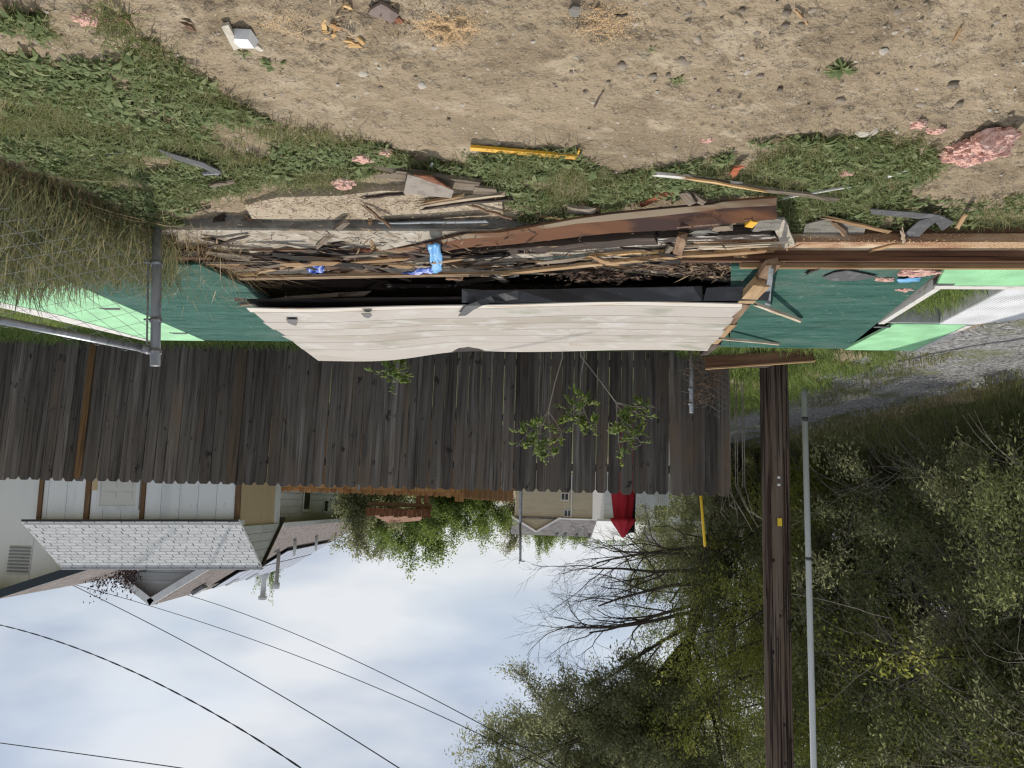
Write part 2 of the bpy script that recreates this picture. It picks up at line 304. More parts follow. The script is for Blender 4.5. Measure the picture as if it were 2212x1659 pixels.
m_solar = MAT('silver_blue_solar_glass', (.34, .36, .42), rough=.35, spec=.35)
m_solarf = MAT('black_solar_frame', (.02, .02, .022), rough=.5)
m_pipe = MAT('pale_vent_pipe', (.62, .62, .61), rough=.5)
m_glass = MAT('dark_window_glass', (.02, .024, .028), rough=.08, spec=.7)
m_beige = MAT('beige_siding', (.47, .42, .31), [((.43, .385, .28), (.4, .4, .4), .45, .65)], .7, orand=.03)
m_farroof = MAT('far_grey_shingles', (.17, .155, .15), [((.12, .11, .105), (1.2, 1.2, 3), .45, .6), ((.22, .205, .20), (2, 2, 6), .55, .7)], .95)
m_red = MAT('red_umbrella_fabric', (.40, .018, .03), [((.30, .012, .02), (9, 9, 1.2), .45, .65)], .75)
m_blackm = MAT('black_metal', (.018, .018, .02), rough=.5)
m_pergola = MAT('brown_pergola_tiles', (.22, .095, .045), [((.14, .06, .03), (8, 8, 8), .45, .65)], .8, orand=.2)
m_bark = MAT('bark', (.085, .066, .052), [((.042, .033, .027), (18, 18, 3), .45, .62), ((.13, .108, .09), (9, 9, 2), .54, .72)], .95, [((40, 40, 7), .8, .03)])
m_twig = MAT('grey_dead_twig', (.38, .335, .285), [((.25, .215, .18), (3, 3, 3), .45, .62)], .9)
m_twigd = MAT('dark_twig', (.12, .10, .085), rough=.9)
m_cable = MAT('power_cable', (.025, .025, .03), rough=.7)
m_weed = LEAF('weed_leaves', (.13, .175, .065), (.20, .255, .105), (.33, .36, .18), .42, .8)
m_grass = LEAF('grass_blades', (.13, .165, .05), (.20, .225, .085), (.36, .34, .18), .42, .75)
m_tall = LEAF('tall_grass_blades', (.12, .14, .065), (.19, .205, .10), (.38, .33, .18), .42, .8)
m_dry = LEAF('dry_grass_blades', (.24, .165, .075), (.34, .245, .115), (.48, .365, .19), .2)
m_lawn = LEAF('lawn_grass', (.12, .19, .045), (.19, .27, .07), (.29, .36, .12), .42, .75)
m_bank = LEAF('bank_grass', (.14, .16, .06), (.21, .22, .09), (.32, .29, .15), .45, .75)
m_leafd = LEAF('thicket_leaves', (.13, .165, .065), (.21, .25, .10), (.31, .33, .16), .6, .7)
m_leafy = LEAF('yellow_green_leaves', (.21, .25, .05), (.32, .36, .08), (.42, .43, .13), .6, .7)
m_leafo = LEAF('olive_leaves', (.155, .17, .085), (.235, .255, .13), (.33, .335, .19), .6, .7)
m_leafg = LEAF('fresh_green_leaves', (.11, .17, .035), (.18, .26, .06), (.28, .34, .11), .5, .7)
m_leafp = LEAF('purple_plum_leaves', (.022, .013, .014), (.045, .024, .026), (.075, .042, .04), .2)
m_chips = LEAF('wood_chips', (.13, .08, .05), (.27, .185, .105), (.50, .38, .24), 0., .9)
m_splin = LEAF('rotten_splinters', (.05, .032, .022), (.13, .085, .055), (.34, .24, .14), 0., .9)

# ------------------------------------------------------------------ ground, lane
def zbase(x, y):
    x = np.asarray(x, float); y = np.asarray(y, float)
    z = -.30 * sstep(7.0, 8.6, y) * sstep(-3.6, -2.4, x)
    z = z + -.06 * sstep(6.6, 8.0, y) * (1 - sstep(-3.6, -2.4, x))
    z = z + .55 * sstep(-5.7, -8.2, x) + .10 * sstep(-5.6, -5.8, x) * sstep(6, 8, y)
    z = z - 3.2 * sstep(34, 95, y)
    z = z + .16 * sstep(1.5, 3.4, x) * sstep(3.7, 4.5, y) * (1 - sstep(4.9, 5.3, y))   # low mound under the tall grass
    return z
def zg(x, y):
    x = np.asarray(x, float); y = np.asarray(y, float)
    z = zbase(x, y) + .035 * (vn(x * 1.1, y * 1.1, 3) - .5) + .012 * (vn(x * 4, y * 4, 4) - .5)
    return z
def zfine(x, y):
    near = 1 - sstep(5.0, 6.2, y)
    c1 = vn(x * 14, y * 14, 5); c2 = vn(x * 33, y * 33, 6); c3 = vn(x * 62, y * 62, 8)
    rough = .35 + .9 * sstep(.35, .7, vn(x * .9 + 4, y * 1.6, 9))
    d = .016 * (c1 - .5) + .020 * np.maximum(c2 - .45, 0) * 1.6 * rough + .013 * np.maximum(c3 - .5, 0) * 1.6 * rough
    # shallow tyre-like sweeps crossing the dirt
    d = d + .010 * np.sin((y + .16 * x + .25 * vn(x * .7, y * .7, 12)) * 13) * near * .6
    return d * near
def axis(a, b, step, lo, hi, grow=1.13):
    pts = list(np.arange(a, b, step)); s = step; q = b
    while q < hi: pts.append(q); s *= grow; q += s
    pts.append(hi); s = step; q = a
    pre = []
    while True:
        s *= grow; q -= s
        if q < lo: break
        pre.append(q)
    return np.array([lo] + pre[::-1] + pts)
gx = axis(-3.4, 3.4, .0145, -900, 900); gy = axis(2.1, 4.7, .0125, -6, 1600, 1.07)
X, Y = np.meshgrid(gx, gy); Z = zg(X, Y) + zfine(X, Y)
nx, ny = len(gx), len(gy); idx = np.arange(nx * ny).reshape(ny, nx)
quads = np.stack([idx[:-1, :-1], idx[:-1, 1:], idx[1:, 1:], idx[1:, :-1]], -1).reshape(-1, 4)
ground = put('ground', npmesh(np.stack([X, Y, Z], -1).reshape(-1, 3), quads, m_dirt, True))
tag(ground, 'bare tan dirt lot with stones and chips', kind='structure')
lx = np.linspace(0, 1, 34); ly = axis(3.0, 16, .16, -6, 60, 1.12)
LX, LY = np.meshgrid(lx, ly)
xa = -3.62 - .35 * vn(LY * .8, LY * 0 + 2, 21) - .012 * (LY - 6); xb = -5.72 - .12 * vn(LY * 1.2, LY * 0 + 5, 22)
LXX = xa + (xb - xa) * LX
LZ = zg(LXX, LY) + .02 + .018 * (vn(LXX * 9, LY * 9, 23) - .5)
LZ[:, 0] -= .05; LZ[:, -1] -= .05
idx = np.arange(LX.size).reshape(LX.shape)
q = np.stack([idx[:-1, :-1], idx[:-1, 1:], idx[1:, 1:], idx[1:, :-1]], -1).reshape(-1, 4)
lane = put('gravel_lane', npmesh(np.stack([LXX, LY, LZ], -1).reshape(-1, 3), q, m_gravel, True)); tag(lane, 'grey gravel lane running past the utility pole', kind='structure')

m_turf = MAT('neighbour_turf', (.10, .125, .045), [((.15, .17, .065), (3, 3, 3), .45, .65), ((.17, .15, .09), (1.2, 1.2, 1.2), .55, .7)], .95, [((60, 60, 60), .6, .02)], spec=.1)
lawnx = np.concatenate([np.linspace(-3.0, 22, 40)]); lawny = np.concatenate([np.linspace(8.5, 32, 50)])
AX, AY = np.meshgrid(lawnx, lawny); AX = np.where(AX < -2.9, -3.0 - .02 * (AY - 9), AX); AZ = zg(AX, AY) + .012; AZ[0] -= .03
idx = np.arange(AX.size).reshape(AX.shape)
q = np.stack([idx[:-1, :-1], idx[:-1, 1:], idx[1:, 1:], idx[1:, :-1]], -1).reshape(-1, 4)
tag(put('lawn', npmesh(np.stack([AX, AY, AZ], -1).reshape(-1, 3), q, m_turf, True)), 'neighbouring lawn behind the board fence', kind='structure')
BX, BY = np.meshgrid(np.linspace(-5.85, -30, 30), np.linspace(2, 60, 60)); BZ = zg(BX, BY) + .012; BZ[:, 0] -= .04
idx = np.arange(BX.size).reshape(BX.shape); q = np.stack([idx[:-1, :-1], idx[1:, :-1], idx[1:, 1:], idx[:-1, 1:]], -1).reshape(-1, 4)
tag(put('grass_bank', npmesh(np.stack([BX, BY, BZ], -1).reshape(-1, 3), q, m_turf, True)), 'grassy bank under the thicket', kind='structure')
def zgs(x, y): return float(zg(np.array([x]), np.array([y]))[0])
def inpoly(x, y, poly):
    c = np.zeros(len(x), bool); n = len(poly)
    for i in range(n):
        x1, y1 = poly[i][:2]; x2, y2 = poly[(i + 1) % n][:2]
        cond = ((y1 > y) != (y2 > y)); xx = (x2 - x1) * (y - y1) / ((y2 - y1) if y2 != y1 else 1e-9) + x1
        c ^= cond & (x < xx)
    return c
def scatter(poly, n, rng=nr):
    P = np.array([(p[0], p[1]) for p in poly]); lo, hi = P.min(0), P.max(0); out = []
    tot = 0
    while tot < n:
        c = rng.uniform(lo, hi, (n * 2, 2)); c = c[inpoly(c[:, 0], c[:, 1], poly)]; out.append(c); tot += len(c)
        if len(c) == 0: break
    return np.concatenate(out)[:n]

# ------------------------------------------------------------------ neighbour's board fence
FA, FB = V(-2.66, 9.30, 0), V(6.48, 9.90, 0); FD = (FB - FA).normalized(); FN = V(-FD.y, FD.x, 0)
fence = thing('board_fence', 'dark weathered dog-eared board fence behind the wreckage', 'fence', (FA.x, FA.y, -.36))
def picket_me(w, h, t, mat):
    c = .032
    poly = [(-w/2, 0), (w/2, 0), (w/2, h - c*1.25), (w/2 - c, h), (-w/2 + c, h), (-w/2, h - c*1.25)]
    b = MB(); n = 6
    b.add([(x, -t/2, z) for x, z in poly] + [(x, t/2, z) for x, z in poly], [tuple(range(n)), tuple(range(n, 2*n))[::-1]] + [(i, n+i, n+(i+1) % n, (i+1) % n) for i in range(n)])
    return b.mesh(mat)
pk = [picket_me(w, 1.83, .019, m_fence) for w in (.1415, .1425, .140, .143)]
fang = math.atan2(FD.y, FD.x); xx = .07; i = 0
while xx < 10.6:
    P = FA + FD * xx; zt = 1.452 + .0093 * (P.x + 2.66) + rnd.uniform(-.008, .008)
    me = rnd.choice(pk)
    o = worldchild('picket', me, fence, Matrix.Translation((P.x, P.y + rnd.uniform(-.003, .003), zt - 1.83)) @ Matrix.Rotation(fang, 4, 'Z') @ Matrix.Rotation(rnd.uniform(-.0045, .0045), 4, 'Y'))
    xx += .145 + rnd.choice([0, 0, .001, .002, .003]); i += 1
for zr in (.25, .95, 1.55):
    b = MB(); a = FA + FN * .035; e = FA + FD * 10.6 + FN * .035
    b.slab([(a.x, a.y - .0, -.36 + zr), (e.x, e.y, -.36 + zr + .085), (e.x + FN.x*.04, e.y + FN.y*.04, -.36 + zr + .085), (a.x + FN.x*.04, a.y + FN.y*.04, -.36 + zr)], .09)
    b.put('rail', m_fence, fence, wc=True)
for xp in np.arange(.1, 10.6, 2.42):
    P = FA + FD * float(xp) + FN * .125
    MB().box((P.x - .045, P.y - .045, -.5), (P.x + .045, P.y + .045, 1.36)).put('post', m_fence, fence, wc=True)
def batten(px, w, h, zt, mat, lab, tilt):
    t = (-(px - 1106) / 1660.0); P = None
    # walk along the fence to the board under this place
    s = min(np.arange(0, 10.6, .01), key=lambda s: abs((FA.x + FD.x * s) / (FA.y + FD.y * s) - t)); P = FA + FD * float(s) - FN * .024
    me = picket_me(w, h, .016, mat)
    o = worldchild('batten', me, fence, Matrix.Translation((P.x, P.y, zt - h)) @ Matrix.Rotation(fang, 4, 'Z') @ Matrix.Rotation(tilt, 4, 'Y'))
    o['label'] = lab
batten(186, .085, 1.74, 1.50, m_fenceb, 'golden brown batten nailed over a gap', .0)
batten(513, .135, 1.72, 1.49, m_fenced, 'dull brown replacement board', .0)

# ------------------------------------------------------------------ fallen wall lying face up
TH = math.atan(.1); E1 = V(math.cos(TH), math.sin(TH), 0); E2 = V(-math.sin(TH), math.cos(TH), 0); SO = V(0, 4.57, 0)
def S(u, v, z): p = SO + E1 * u + E2 * v; return V(p.x, p.y, z)
ZS = .18
SROT = Matrix.Translation(SO) @ Matrix.Rotation(TH, 4, 'Z')
wall = thing('fallen_wall', 'fallen house wall lying flat with dark green sheathing and pale green boards', 'wall panel', SO, rot=(0, 0, TH))
def flat(name, poly, z, t, mat, label=None, parent=wall):
    o = MB().prism(poly, z - t, z).put(name, mat, parent)
    if label: o['label'] = label
    return o
flat('sheathing_sheet', [(-2.53, .02), (-1.30, .02), (-1.72, 2.36), (-2.72, 2.36)], ZS, .02, m_dkgreen)
flat('sheathing_sheet', [(-1.42, .95), (1.90, .95), (2.25, 2.36), (-1.72, 2.36)], ZS - .003, .02, m_dkgreen)
flat('sheathing_sheet', [(2.06, .02), (3.24, .02), (3.22, 2.36), (2.28, 2.36), (1.93, .80)], ZS, .02, m_dkgreen)
flat('insulation_board', [(3.243, .02), (4.75, .02), (4.0, 1.4), (3.78, 2.38), (3.223, 2.38)], ZS + .002, .022, m_ltgreen)
flat('insulation_board', [(-2.535, .02), (-2.64, .39), (-4.6, .39), (-4.6, .02)], ZS + .002, .022, m_ltgreen, 'pale green board beside the red-brown sill')
flat('insulation_board', [(-2.78, 1.425), (-3.30, 1.425), (-3.30, 2.40), (-2.723, 2.40)], ZS + .002, .022, m_ltgreen, 'pale green board beyond the window opening')
flat('edge_trim', [(4.76, .02), (4.82, .02), (3.83, 2.42), (3.785, 2.40), (4.005, 1.4)], ZS + .006, .03, m_frame)
flat('perforated_board', [(-3.10, .47), (-4.6, .47), (-3.36, 1.42), (-3.10, 1.42)], ZS, .022, m_whitedot)
flat('edge_trim', [(-3.305, 1.44), (-3.345, 1.44), (-3.345, 2.44), (-3.305, 2.44)], ZS + .008, .03, m_frame)
wf = flat('window_frame', [(-2.64, .395), (-4.6, .395), (-4.6, .465), (-2.655, .465)], ZS + .004, .02, m_frame)
MB().box((-2.70, .468, .02), (-2.655, 1.42, ZS + .004)).put('frame_jamb', m_frame, wf)
MB().box((-3.095, .468, .02), (-2.705, .482, ZS - .01)).put('frame_reveal', m_reveal, wf)
MB().box((-3.095, 1.405, .02), (-2.705, 1.42, ZS - .006)).put('frame_reveal', m_reveal, wf)
MB().box((-3.11, .484, .02), (-3.097, 1.40, ZS - .006)).put('frame_reveal', m_reveal, wf)
# joists and edge lumber under the sheets
for (u0, u1, v) in ((-4.6, -2.66, .06), (-2.66, -1.3, .06), (1.75, 4.7, .06), (-3.3, -1.75, 2.30), (2.0, 3.7, 2.30), (-3.3, -2.75, 1.44), (-1.7, 2.1, 2.28)):
    MB().box((u0, v - .02, .0), (u1, v + .02, ZS - .024)).put('joist', m_dark, wall)
for u in (-2.58, -2.1, -1.75, 2.4, 2.9, 3.28, 3.6):
    MB().box((u - .02, .09, .01), (u + .02, 2.27, ZS - .025)).put('joist', m_dark, wall)
# red-brown sill: near ledge, upright face, top edge coloured tan as sunlit
o = MB().box((-4.6, -.20, .055), (-1.05, -.055, .105)).put('sill_ledge', m_sawtop, wall); o['label'] = 'sill ledge dusted with sawdust'
MB().box((-4.6, -.195, -.10), (-1.10, -.16, .052)).put('rim_joist', m_brownlum, wall)
o = MB().box((-4.6, -.052, .0), (-1.0, -.012, .168)).put('sill_plate', m_brownlum, wall)
MB().box((-3.30, -.0535, .122), (-3.24, -.051, .138)).put('sill_slot', m_blackm, wall)
MB().box((-4.6, -.010, .15), (-1.35, .018, .196)).put('sunlit_edge_strip', m_tanlum, wall)  # sunlight on the sill's top edge, put into a paler wood colour
MB().box((1.95, -.05, .0), (4.8, -.01, .155)).put('sill_plate', m_brownlum, wall)
MB().box((1.95, -.16, .0), (4.8, -.055, .07)).put('sill_ledge', m_mid, wall)
for v in (.35, 1.5): MB().prism([(-2.60 - v*.04, v), (-2.72 - v*.04, v), (-2.72 - v*.04, v + .035), (-2.60 - v*.04, v + .035)], ZS, ZS + .006).put('tape_strip', m_rubber, wall)
for u, v in ((3.30, 2.03), (3.40, 1.15)): MB().prism([(u - .09, v), (u + .09, v), (u + .07, v + .05), (u - .06, v + .05)], ZS, ZS + .006).put('tape_strip', m_rubber, wall)

# ------------------------------------------------------------------ white lap siding sheet lying over it
sid = thing('fallen_siding', 'buckled dirty white lap siding sheet lying over the green sheathing', 'siding', (0, 6.2, .2))
rows = [((532, 663), (1607, 654), .30), ((545, 671), (1602, 662), .30), ((573, 693), (1585, 684), .30), ((594, 708), (1573, 699), .29), ((613, 722), (1562, 713), .285), ((632, 736), (1552, 727), .28), ((655, 752), (1542, 741), .275), ((688, 777), (1530, 757), .27)]
def rowpt(i, s):
    (xa_, ya_), (xb_, yb_), z = rows[i]
    A, B = gp(xa_, ya_, z), gp(xb_, yb_, z); p = A.lerp(B, s)
    wave = .030 * math.sin(s * 6.0 + .4) * (.4 + .6 * i / 7) + .004 * math.sin(s * 14 + i * .6) + (-.06 * math.exp(-((s - .38) / .14) ** 2) * i / 7)
    p.z += wave
    return p
for i in range(7):
    b = MB(); n = 40; top = []
    step = .0032
    cuts = [(0, 40)] if i == 0 or i % 2 else ([(0, 17), (17, 40)] if i == 2 else [(0, 27), (27, 40)])
    for c0, c1 in cuts:
        b = MB(); vv = []; ff = []
        for j in range(c0, c1 + 1):
            s = j / 40; g = .0018 if j in (c0, c1) and 0 < j < 40 else 0
            a = rowpt(i, s); e = rowpt(i + 1, s)
            jit = .006 * (vn([j * .9], [i * 2.0], 31)[0] - .5)
            if j == 0 or j == 40:
                a = a + V(rnd.uniform(-.02, .02), 0, 0); e = e + V(rnd.uniform(-.02, .02), 0, 0)
            vv += [a + V(0, jit * .4, step), e + V(0, jit * .4 + .012, .001), a + V(0, jit * .4, -.004), e + V(0, .012, -.012)]
        m = c1 - c0
        for j in range(m):
            q = j * 4; r_ = q + 4
            ff += [(q, r_, r_ + 1, q + 1), (q, q + 2, r_ + 2, r_), (q + 2, q + 3, r_ + 3, r_ + 2), (q + 1, r_ + 1, r_ + 3, q + 3)]
        ff += [(0, 1, 3, 2), (m*4, m*4 + 2, m*4 + 3, m*4 + 1)]
        b.add(vv, ff); o = b.put('siding_board', m_sidedge if i == 0 else m_siding, sid, smooth=False, wc=True)
# broken stud ends along its edge
for j, (a0, a1, zz) in enumerate((((1668, 575), (1640, 612), .26), ((1643, 618), (1612, 652), .30), ((1612, 660), (1578, 700), .27), ((1575, 703), (1540, 742), .24), ((1548, 745), (1522, 768), .22))):
    A, B = gp(*a0, zz), gp(*a1, zz); d = (B - A); L_ = d.length; w = .075 + .02 * (j % 2)
    b = MB(); b.box((0, -w/2, -.05), (L_, w/2, 0)); 
    b.v = [(x + rnd.uniform(-.02, .02), y + rnd.uniform(-.012, .012), z + rnd.uniform(-.006, .012)) for x, y, z in b.v]
    o = b.mesh([m_mid, m_tanlum, m_mid, m_tanlum, m_dark][j]); ob = worldchild('broken_stud', o, sid, Matrix.Translation(A) @ d.to_track_quat('X', 'Z').to_matrix().to_4x4())
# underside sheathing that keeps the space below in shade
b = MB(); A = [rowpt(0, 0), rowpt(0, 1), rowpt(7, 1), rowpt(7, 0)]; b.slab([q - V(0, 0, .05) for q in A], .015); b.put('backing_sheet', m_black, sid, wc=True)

# tar paper strip and twisted flap along the near edge
def ribbon(name, ptsA, ptsB, t, mat, parent=None, smooth=True, jitter=0):
    n = len(ptsA); vv = []; ff = []
    for a, b_ in zip(ptsA, ptsB): vv += [a, b_, a - V(0, 0, t), b_ - V(0, 0, t)]
    for j in range(n - 1):
        q = 4 * j; r_ = q + 4
        ff += [(q, q+1, r_+1, r_), (q+2, r_+2, r_+3, q+3), (q, r_, r_+2, q+2), (q+1, q+3, r_+3, r_+1)]
    ff += [(0, 2, 3, 1), (4*n-4, 4*n-3, 4*n-1, 4*n-2)]
    me = mesh(vv, ff, mat, False)
    return worldchild(name, me, parent) if parent else put(name, me)
tarA = [k(3, x, y, .23 + .012 * math.sin(x * .02)) for x, y in ((-560, 1180), (-300, 1195), (60, 1192), (500, 1185), (920, 1172), (1400, 1168), (2000, 1155), (2100, 1150))]
tarB = [k(3, x, y, .315) for x, y in ((-560, 1330), (-300, 1335), (60, 1330), (500, 1325), (920, 1320), (1400, 1315), (2000, 1312), (2100, 1311))]
o = ribbon('tar_paper_strip', tarA, tarB, .004, m_tar); tag(o, 'long black tar paper strip along the near edge of the white siding', 'tar paper')
tarA = [k(3, x, y, .24) for x, y in ((2145, 1170), (2300, 1160), (2650, 1150), (2860, 1160))]
tarB = [k(3, x, y, .315) for x, y in ((2110, 1311), (2300, 1310), (2650, 1308), (2830, 1306))]
o = ribbon('tar_paper_scrap', tarA, tarB, .004, m_tar); tag(o, 'short torn tar paper piece near the broken stud ends', 'tar paper')
fa = [k(2, x, y, z) for x, y, z in ((1335, 1340, .325), (1420, 1225, .335), (1540, 1180, .345), (1700, 1120, .33), (1850, 1085, .30), (2000, 1055, .26))]
fb = [k(2, x, y, z) for x, y, z in ((1420, 1335, .315), (1500, 1275, .32), (1600, 1225, .375), (1740, 1180, .36), (1860, 1170, .32), (2000, 1150, .30))]
o = ribbon('tar_paper_flap', fa, fb, .005, m_tar); tag(o, 'twisted torn flap of black tar paper curling over the white siding', 'tar paper')
for (x, y, nm) in ((1430, 1260, 'larger'), (1460, 1240, '')):
    pass
def shard(name, pts, z, t, mat, label, cat, group=None, jag=0.):
    P = [gp(px, py, z) for px, py in pts]; c = sum(P, V(0, 0, 0)) / len(P)
    poly = [(p.x - c.x, p.y - c.y) for p in P]
    o = MB().prism(poly, -t, 0).put(name, mat); o.location = c
    return tag(o, label, cat, group)
def rowz(i): return .33
shard('tar_scrap', [(618, 690), (642, 690), (643, 696), (640, 704), (632, 702), (622, 698)], .335, .004, m_tar, 'ragged black tar scrap stuck on the siding near its end', 'scrap')
shard('tar_scrap', [(780, 678), (802, 678), (803, 683), (797, 687), (788, 686)], .345, .004, m_tar, 'small black tar scrap on the siding near the blue tarp', 'scrap')

# ------------------------------------------------------------------ planks and debris
def plank(name, p0, p1, w, t, mat, label, cat='board', group=None, jag=(.04, .04), roll=0., seg=5, bend=0., parent=None, crook=.006):
    """a board from p0 to p1 (top centre line), local x along it, ragged at both ends"""
    p0, p1 = Vector(p0), Vector(p1); d = p1 - p0; L_ = d.length; vv = []; ff = []
    for i in range(seg + 1):
        f = i / seg; x = f * L_; zo = -bend * 4 * f * (1 - f) * L_ * .5 + rnd.uniform(-crook, crook) * .5; yo = rnd.uniform(-crook, crook)
        ws = w * rnd.uniform(.9, 1.06)
        xs = [x] * 4
        if i == 0: xs = [x - rnd.uniform(0, jag[0]), x + rnd.uniform(0, jag[0]), x - rnd.uniform(0, jag[0]), x + rnd.uniform(0, jag[0])]
        if i == seg: xs = [x + rnd.uniform(0, jag[1]), x - rnd.uniform(0, jag[1]), x + rnd.uniform(0, jag[1]), x - rnd.uniform(0, jag[1])]
        taper = 1. if 0 < i < seg else (1 - min(.75, jag[0 if i == 0 else 1] * 4))
        vv += [(xs[0], yo - ws/2, zo), (xs[1], yo - ws/2 + ws * taper, zo), (xs[2], yo - ws/2 + ws * taper, zo - t), (xs[3], yo - ws/2, zo - t)]
    for i in range(seg):
        q = 4 * i
        for j in range(4): ff.append((q + j, q + 4 + j, q + 4 + (j + 1) % 4, q + (j + 1) % 4))
    ff += [(0, 1, 2, 3), (4*seg + 3, 4*seg + 2, 4*seg + 1, 4*seg)]
    me = mesh(vv, ff, mat)
    M = Matrix.Translation(p0) @ d.to_track_quat('X', 'Z').to_matrix().to_4x4() @ Matrix.Rotation(roll, 4, 'X')
    if parent is not None: return worldchild(name, me, parent, M)
    o = put(name, me, M=M); return tag(o, label, cat, group)

# concrete footing and the plywood in front of it
foot = MB()
fu = [(-1.12, -.30), (2.25, -.36), (2.30, .52), (-1.05, .50)]
o = MB().prism(fu, -.12, .085).put('concrete_footing', m_conc); o.matrix_world = SROT; tag(o, 'low concrete footing strip under the heap of broken boards', 'footing')
o = MB().prism([(-1.0, -.307), (2.24, -.372), (2.24, -.362), (-1.0, -.302)], -.10, .07).put('footing_shaded_face', m_concg); o.matrix_world = SROT; tag(o, 'near face of the footing with its shade put into a darker grey', 'board')  # thin plate that paints the shaded near side of the footing darker
P = [k(5, x, y, .03) for x, y in ((-220, 330), (-40, 290), (240, 285), (480, 258), (800, 262), (1085, 285), (1098, 385), (820, 398), (560, 402), (200, 408), (40, 415), (-180, 400))]
c = sum(P, V(0, 0, 0)) / len(P)
o = MB().prism([(p.x - c.x, p.y - c.y) for p in P], -.05, 0).put('plywood_sheet', m_ply); o.location = c; tag(o, 'pale plywood sheet littered with chips in front of the heap', 'plywood')
plank('flashing_strip', k(5, 470, 428, .055), k(5, 1010, 418, .075), .075, .006, m_flash, 'bent grey metal flashing strip along the footing', 'flashing', roll=.25, jag=(.01, .01))

# --- long stained hardboard
KZ = .62
hA = [k(2, 440, 622, .13), k(2, 750, 575, .15), k(2, 1000, 530, .165), k(2, 1250, 470, .17), k(2, 1430, 425, .17), k(2, 1800, 410, .16), k(3, 320, 470, .15), k(3, 700, 400, .14), k(3, 1100, 345, .13), k(3, 1650, 290, .12), k(3, 2212, 240, .11), k(4, 800, 212, .10), k(4, 1400, 165, .10)]
hB = [k(2, 480, 815, .16), k(2, 800, 730, .18), k(2, 1040, 660, .20), k(2, 1300, 600, .22), k(2, 1500, 575, .23), k(2, 1800, 560, .23), k(3, 320, 650, .23), k(3, 700, 605, .23), k(3, 1100, 560, .23), k(3, 1600, 535, .23), k(3, 2212, 505, .23), k(4, 800, 465, .23), k(4, 1400, 405, .23)]
hm = ribbon('stained_hardboard_strip', hA, hB, .010, m_hard)
tag(hm, 'long water-stained brown hardboard strip lying across the heap', 'hardboard')
eA = [a.lerp(b_, -.004) + V(0, 0, .004) for a, b_ in zip(hA, hB)]; eB = [a.lerp(b_, .27 + .06 * math.sin(i * 1.7)) + V(0, 0, .004) for i, (a, b_) in enumerate(zip(hA, hB))]
ribbon('pale_margin', eA, eB, .003, m_hardedge, parent=hm)
def textmesh(body, size, mat, ext=.0008):
    cu = bpy.data.curves.new('txt', 'FONT'); cu.body = body; cu.size = size; cu.extrude = ext; cu.align_x = 'CENTER'; cu.align_y = 'CENTER'
    to = bpy.data.objects.new('txt', cu); COL.objects.link(to); bpy.context.view_layer.update()
    me = bpy.data.meshes.new_from_object(to.evaluated_get(bpy.context.evaluated_depsgraph_get())); bpy.data.objects.remove(to); bpy.data.curves.remove(cu)
    me.materials.clear(); me.materials.append(mat); return me
m_stamp = MAT('faded_stamp', (.34, .25, .18), rough=.8)
for body, a0, a1, zz in (('TEMPERED', (295, 492), (455, 478), .225), ('WATERPROOFED BOARD', (485, 474), (765, 452), .225), ('TEMPERED', (1040, 415), (1130, 404), .21)):
    A, B = k(4, *a0, zz), k(4, *a1, zz); d = B - A; c = (A + B) / 2
    me = textmesh(body, .030, m_stamp); w = max(v.co.x for v in me.vertices) - min(v.co.x for v in me.vertices); s = d.length / w
    worldchild('stamp_lettering', me, hm, Matrix.Translation(c + V(0, 0, .006)) @ Matrix.Rotation(math.atan2(d.y, d.x), 4, 'Z') @ Matrix.Scale(s, 4, V(1, 0, 0)))

# --- the heap: (name, from, to, width, thickness, material, label, options)
def pl(name, a, b, w, t, mat, label, cat="board", **kw): return plank(name, a, b, w, t, mat, label, cat, **kw)
pl('lath', k(1, 490, 742, .20), k(2, 440, 652, .22), .045, .02, m_grey, 'long thin grey lath slanting over the end of the heap', seg=8, jag=(.03, .08))
pl('split_lath', k(1, 550, 770, .21), k(1, 1000, 752, .215), .028, .018, m_fresh, 'freshly split yellow lath beside the long thin grey lath', jag=(.1, .1))
pl('split_lath', k(1, 960, 758, .215), k(1, 1640, 648, .225), .03, .016, m_tanlum, 'curved tan splinter of lath pointing at the dark blue rag', jag=(.12, .2), bend=.06)
a, b_ = k(1, 600, 793, .24), k(2, 300, 905, .24); c_, d_ = k(3, 0, 992, .24), k(4, 1400, 752, .24)
lat = thing('long_lath', 'very long thin weathered lath running the whole heap in front of the gap', 'lath', k(2, 1000, 890, .24))
pts = [k(1, 600, 793, .24), k(1, 1400, 785, .24), k(2, 300, 905, .24), k(2, 1000, 893, .24), k(2, 1800, 885, .24), k(3, 300, 975, .24), k(3, 900, 915, .24), k(3, 1500, 858, .24), k(4, 350, 825, .24), k(4, 900, 795, .24), k(4, 1380, 752, .24)]
ribbon('strip', [p - V(0, .02, 0) for p in pts], [p + V(0, .018, .004) for p in pts], .02, m_tanlum, parent=lat)
ribbon('weathered_face', [p - V(0, .0205, .004) for p in pts[:5]], [p + V(0, .004, .006) for p in pts[:5]], .004, m_grey, parent=lat)
for x, y in ((655, 790), (880, 790), (1030, 785), (1395, 740)):
    MB().tube([k(1, x, y, .235), k(1, x, y, .285)], .003, 5).put('nail', m_blackm, lat, wc=True)
pl('dark_beam', k(1, 850, 545, .14), k(1, 1760, 480, .15), .085, .05, m_dark, 'charred dark stud lying on the footing', seg=6)
pl('board', k(1, 680, 508, .14), k(1, 1240, 625, .16), .04, .02, m_dark, 'dark stick with a yellow split edge near the dry grass', jag=(.15, .1))
pl('splinter', k(1, 690, 515, .148), k(1, 860, 575, .15), .012, .01, m_fresh, 'thin yellow sliver along the dark stick', 'splinter', jag=(.1, .1))
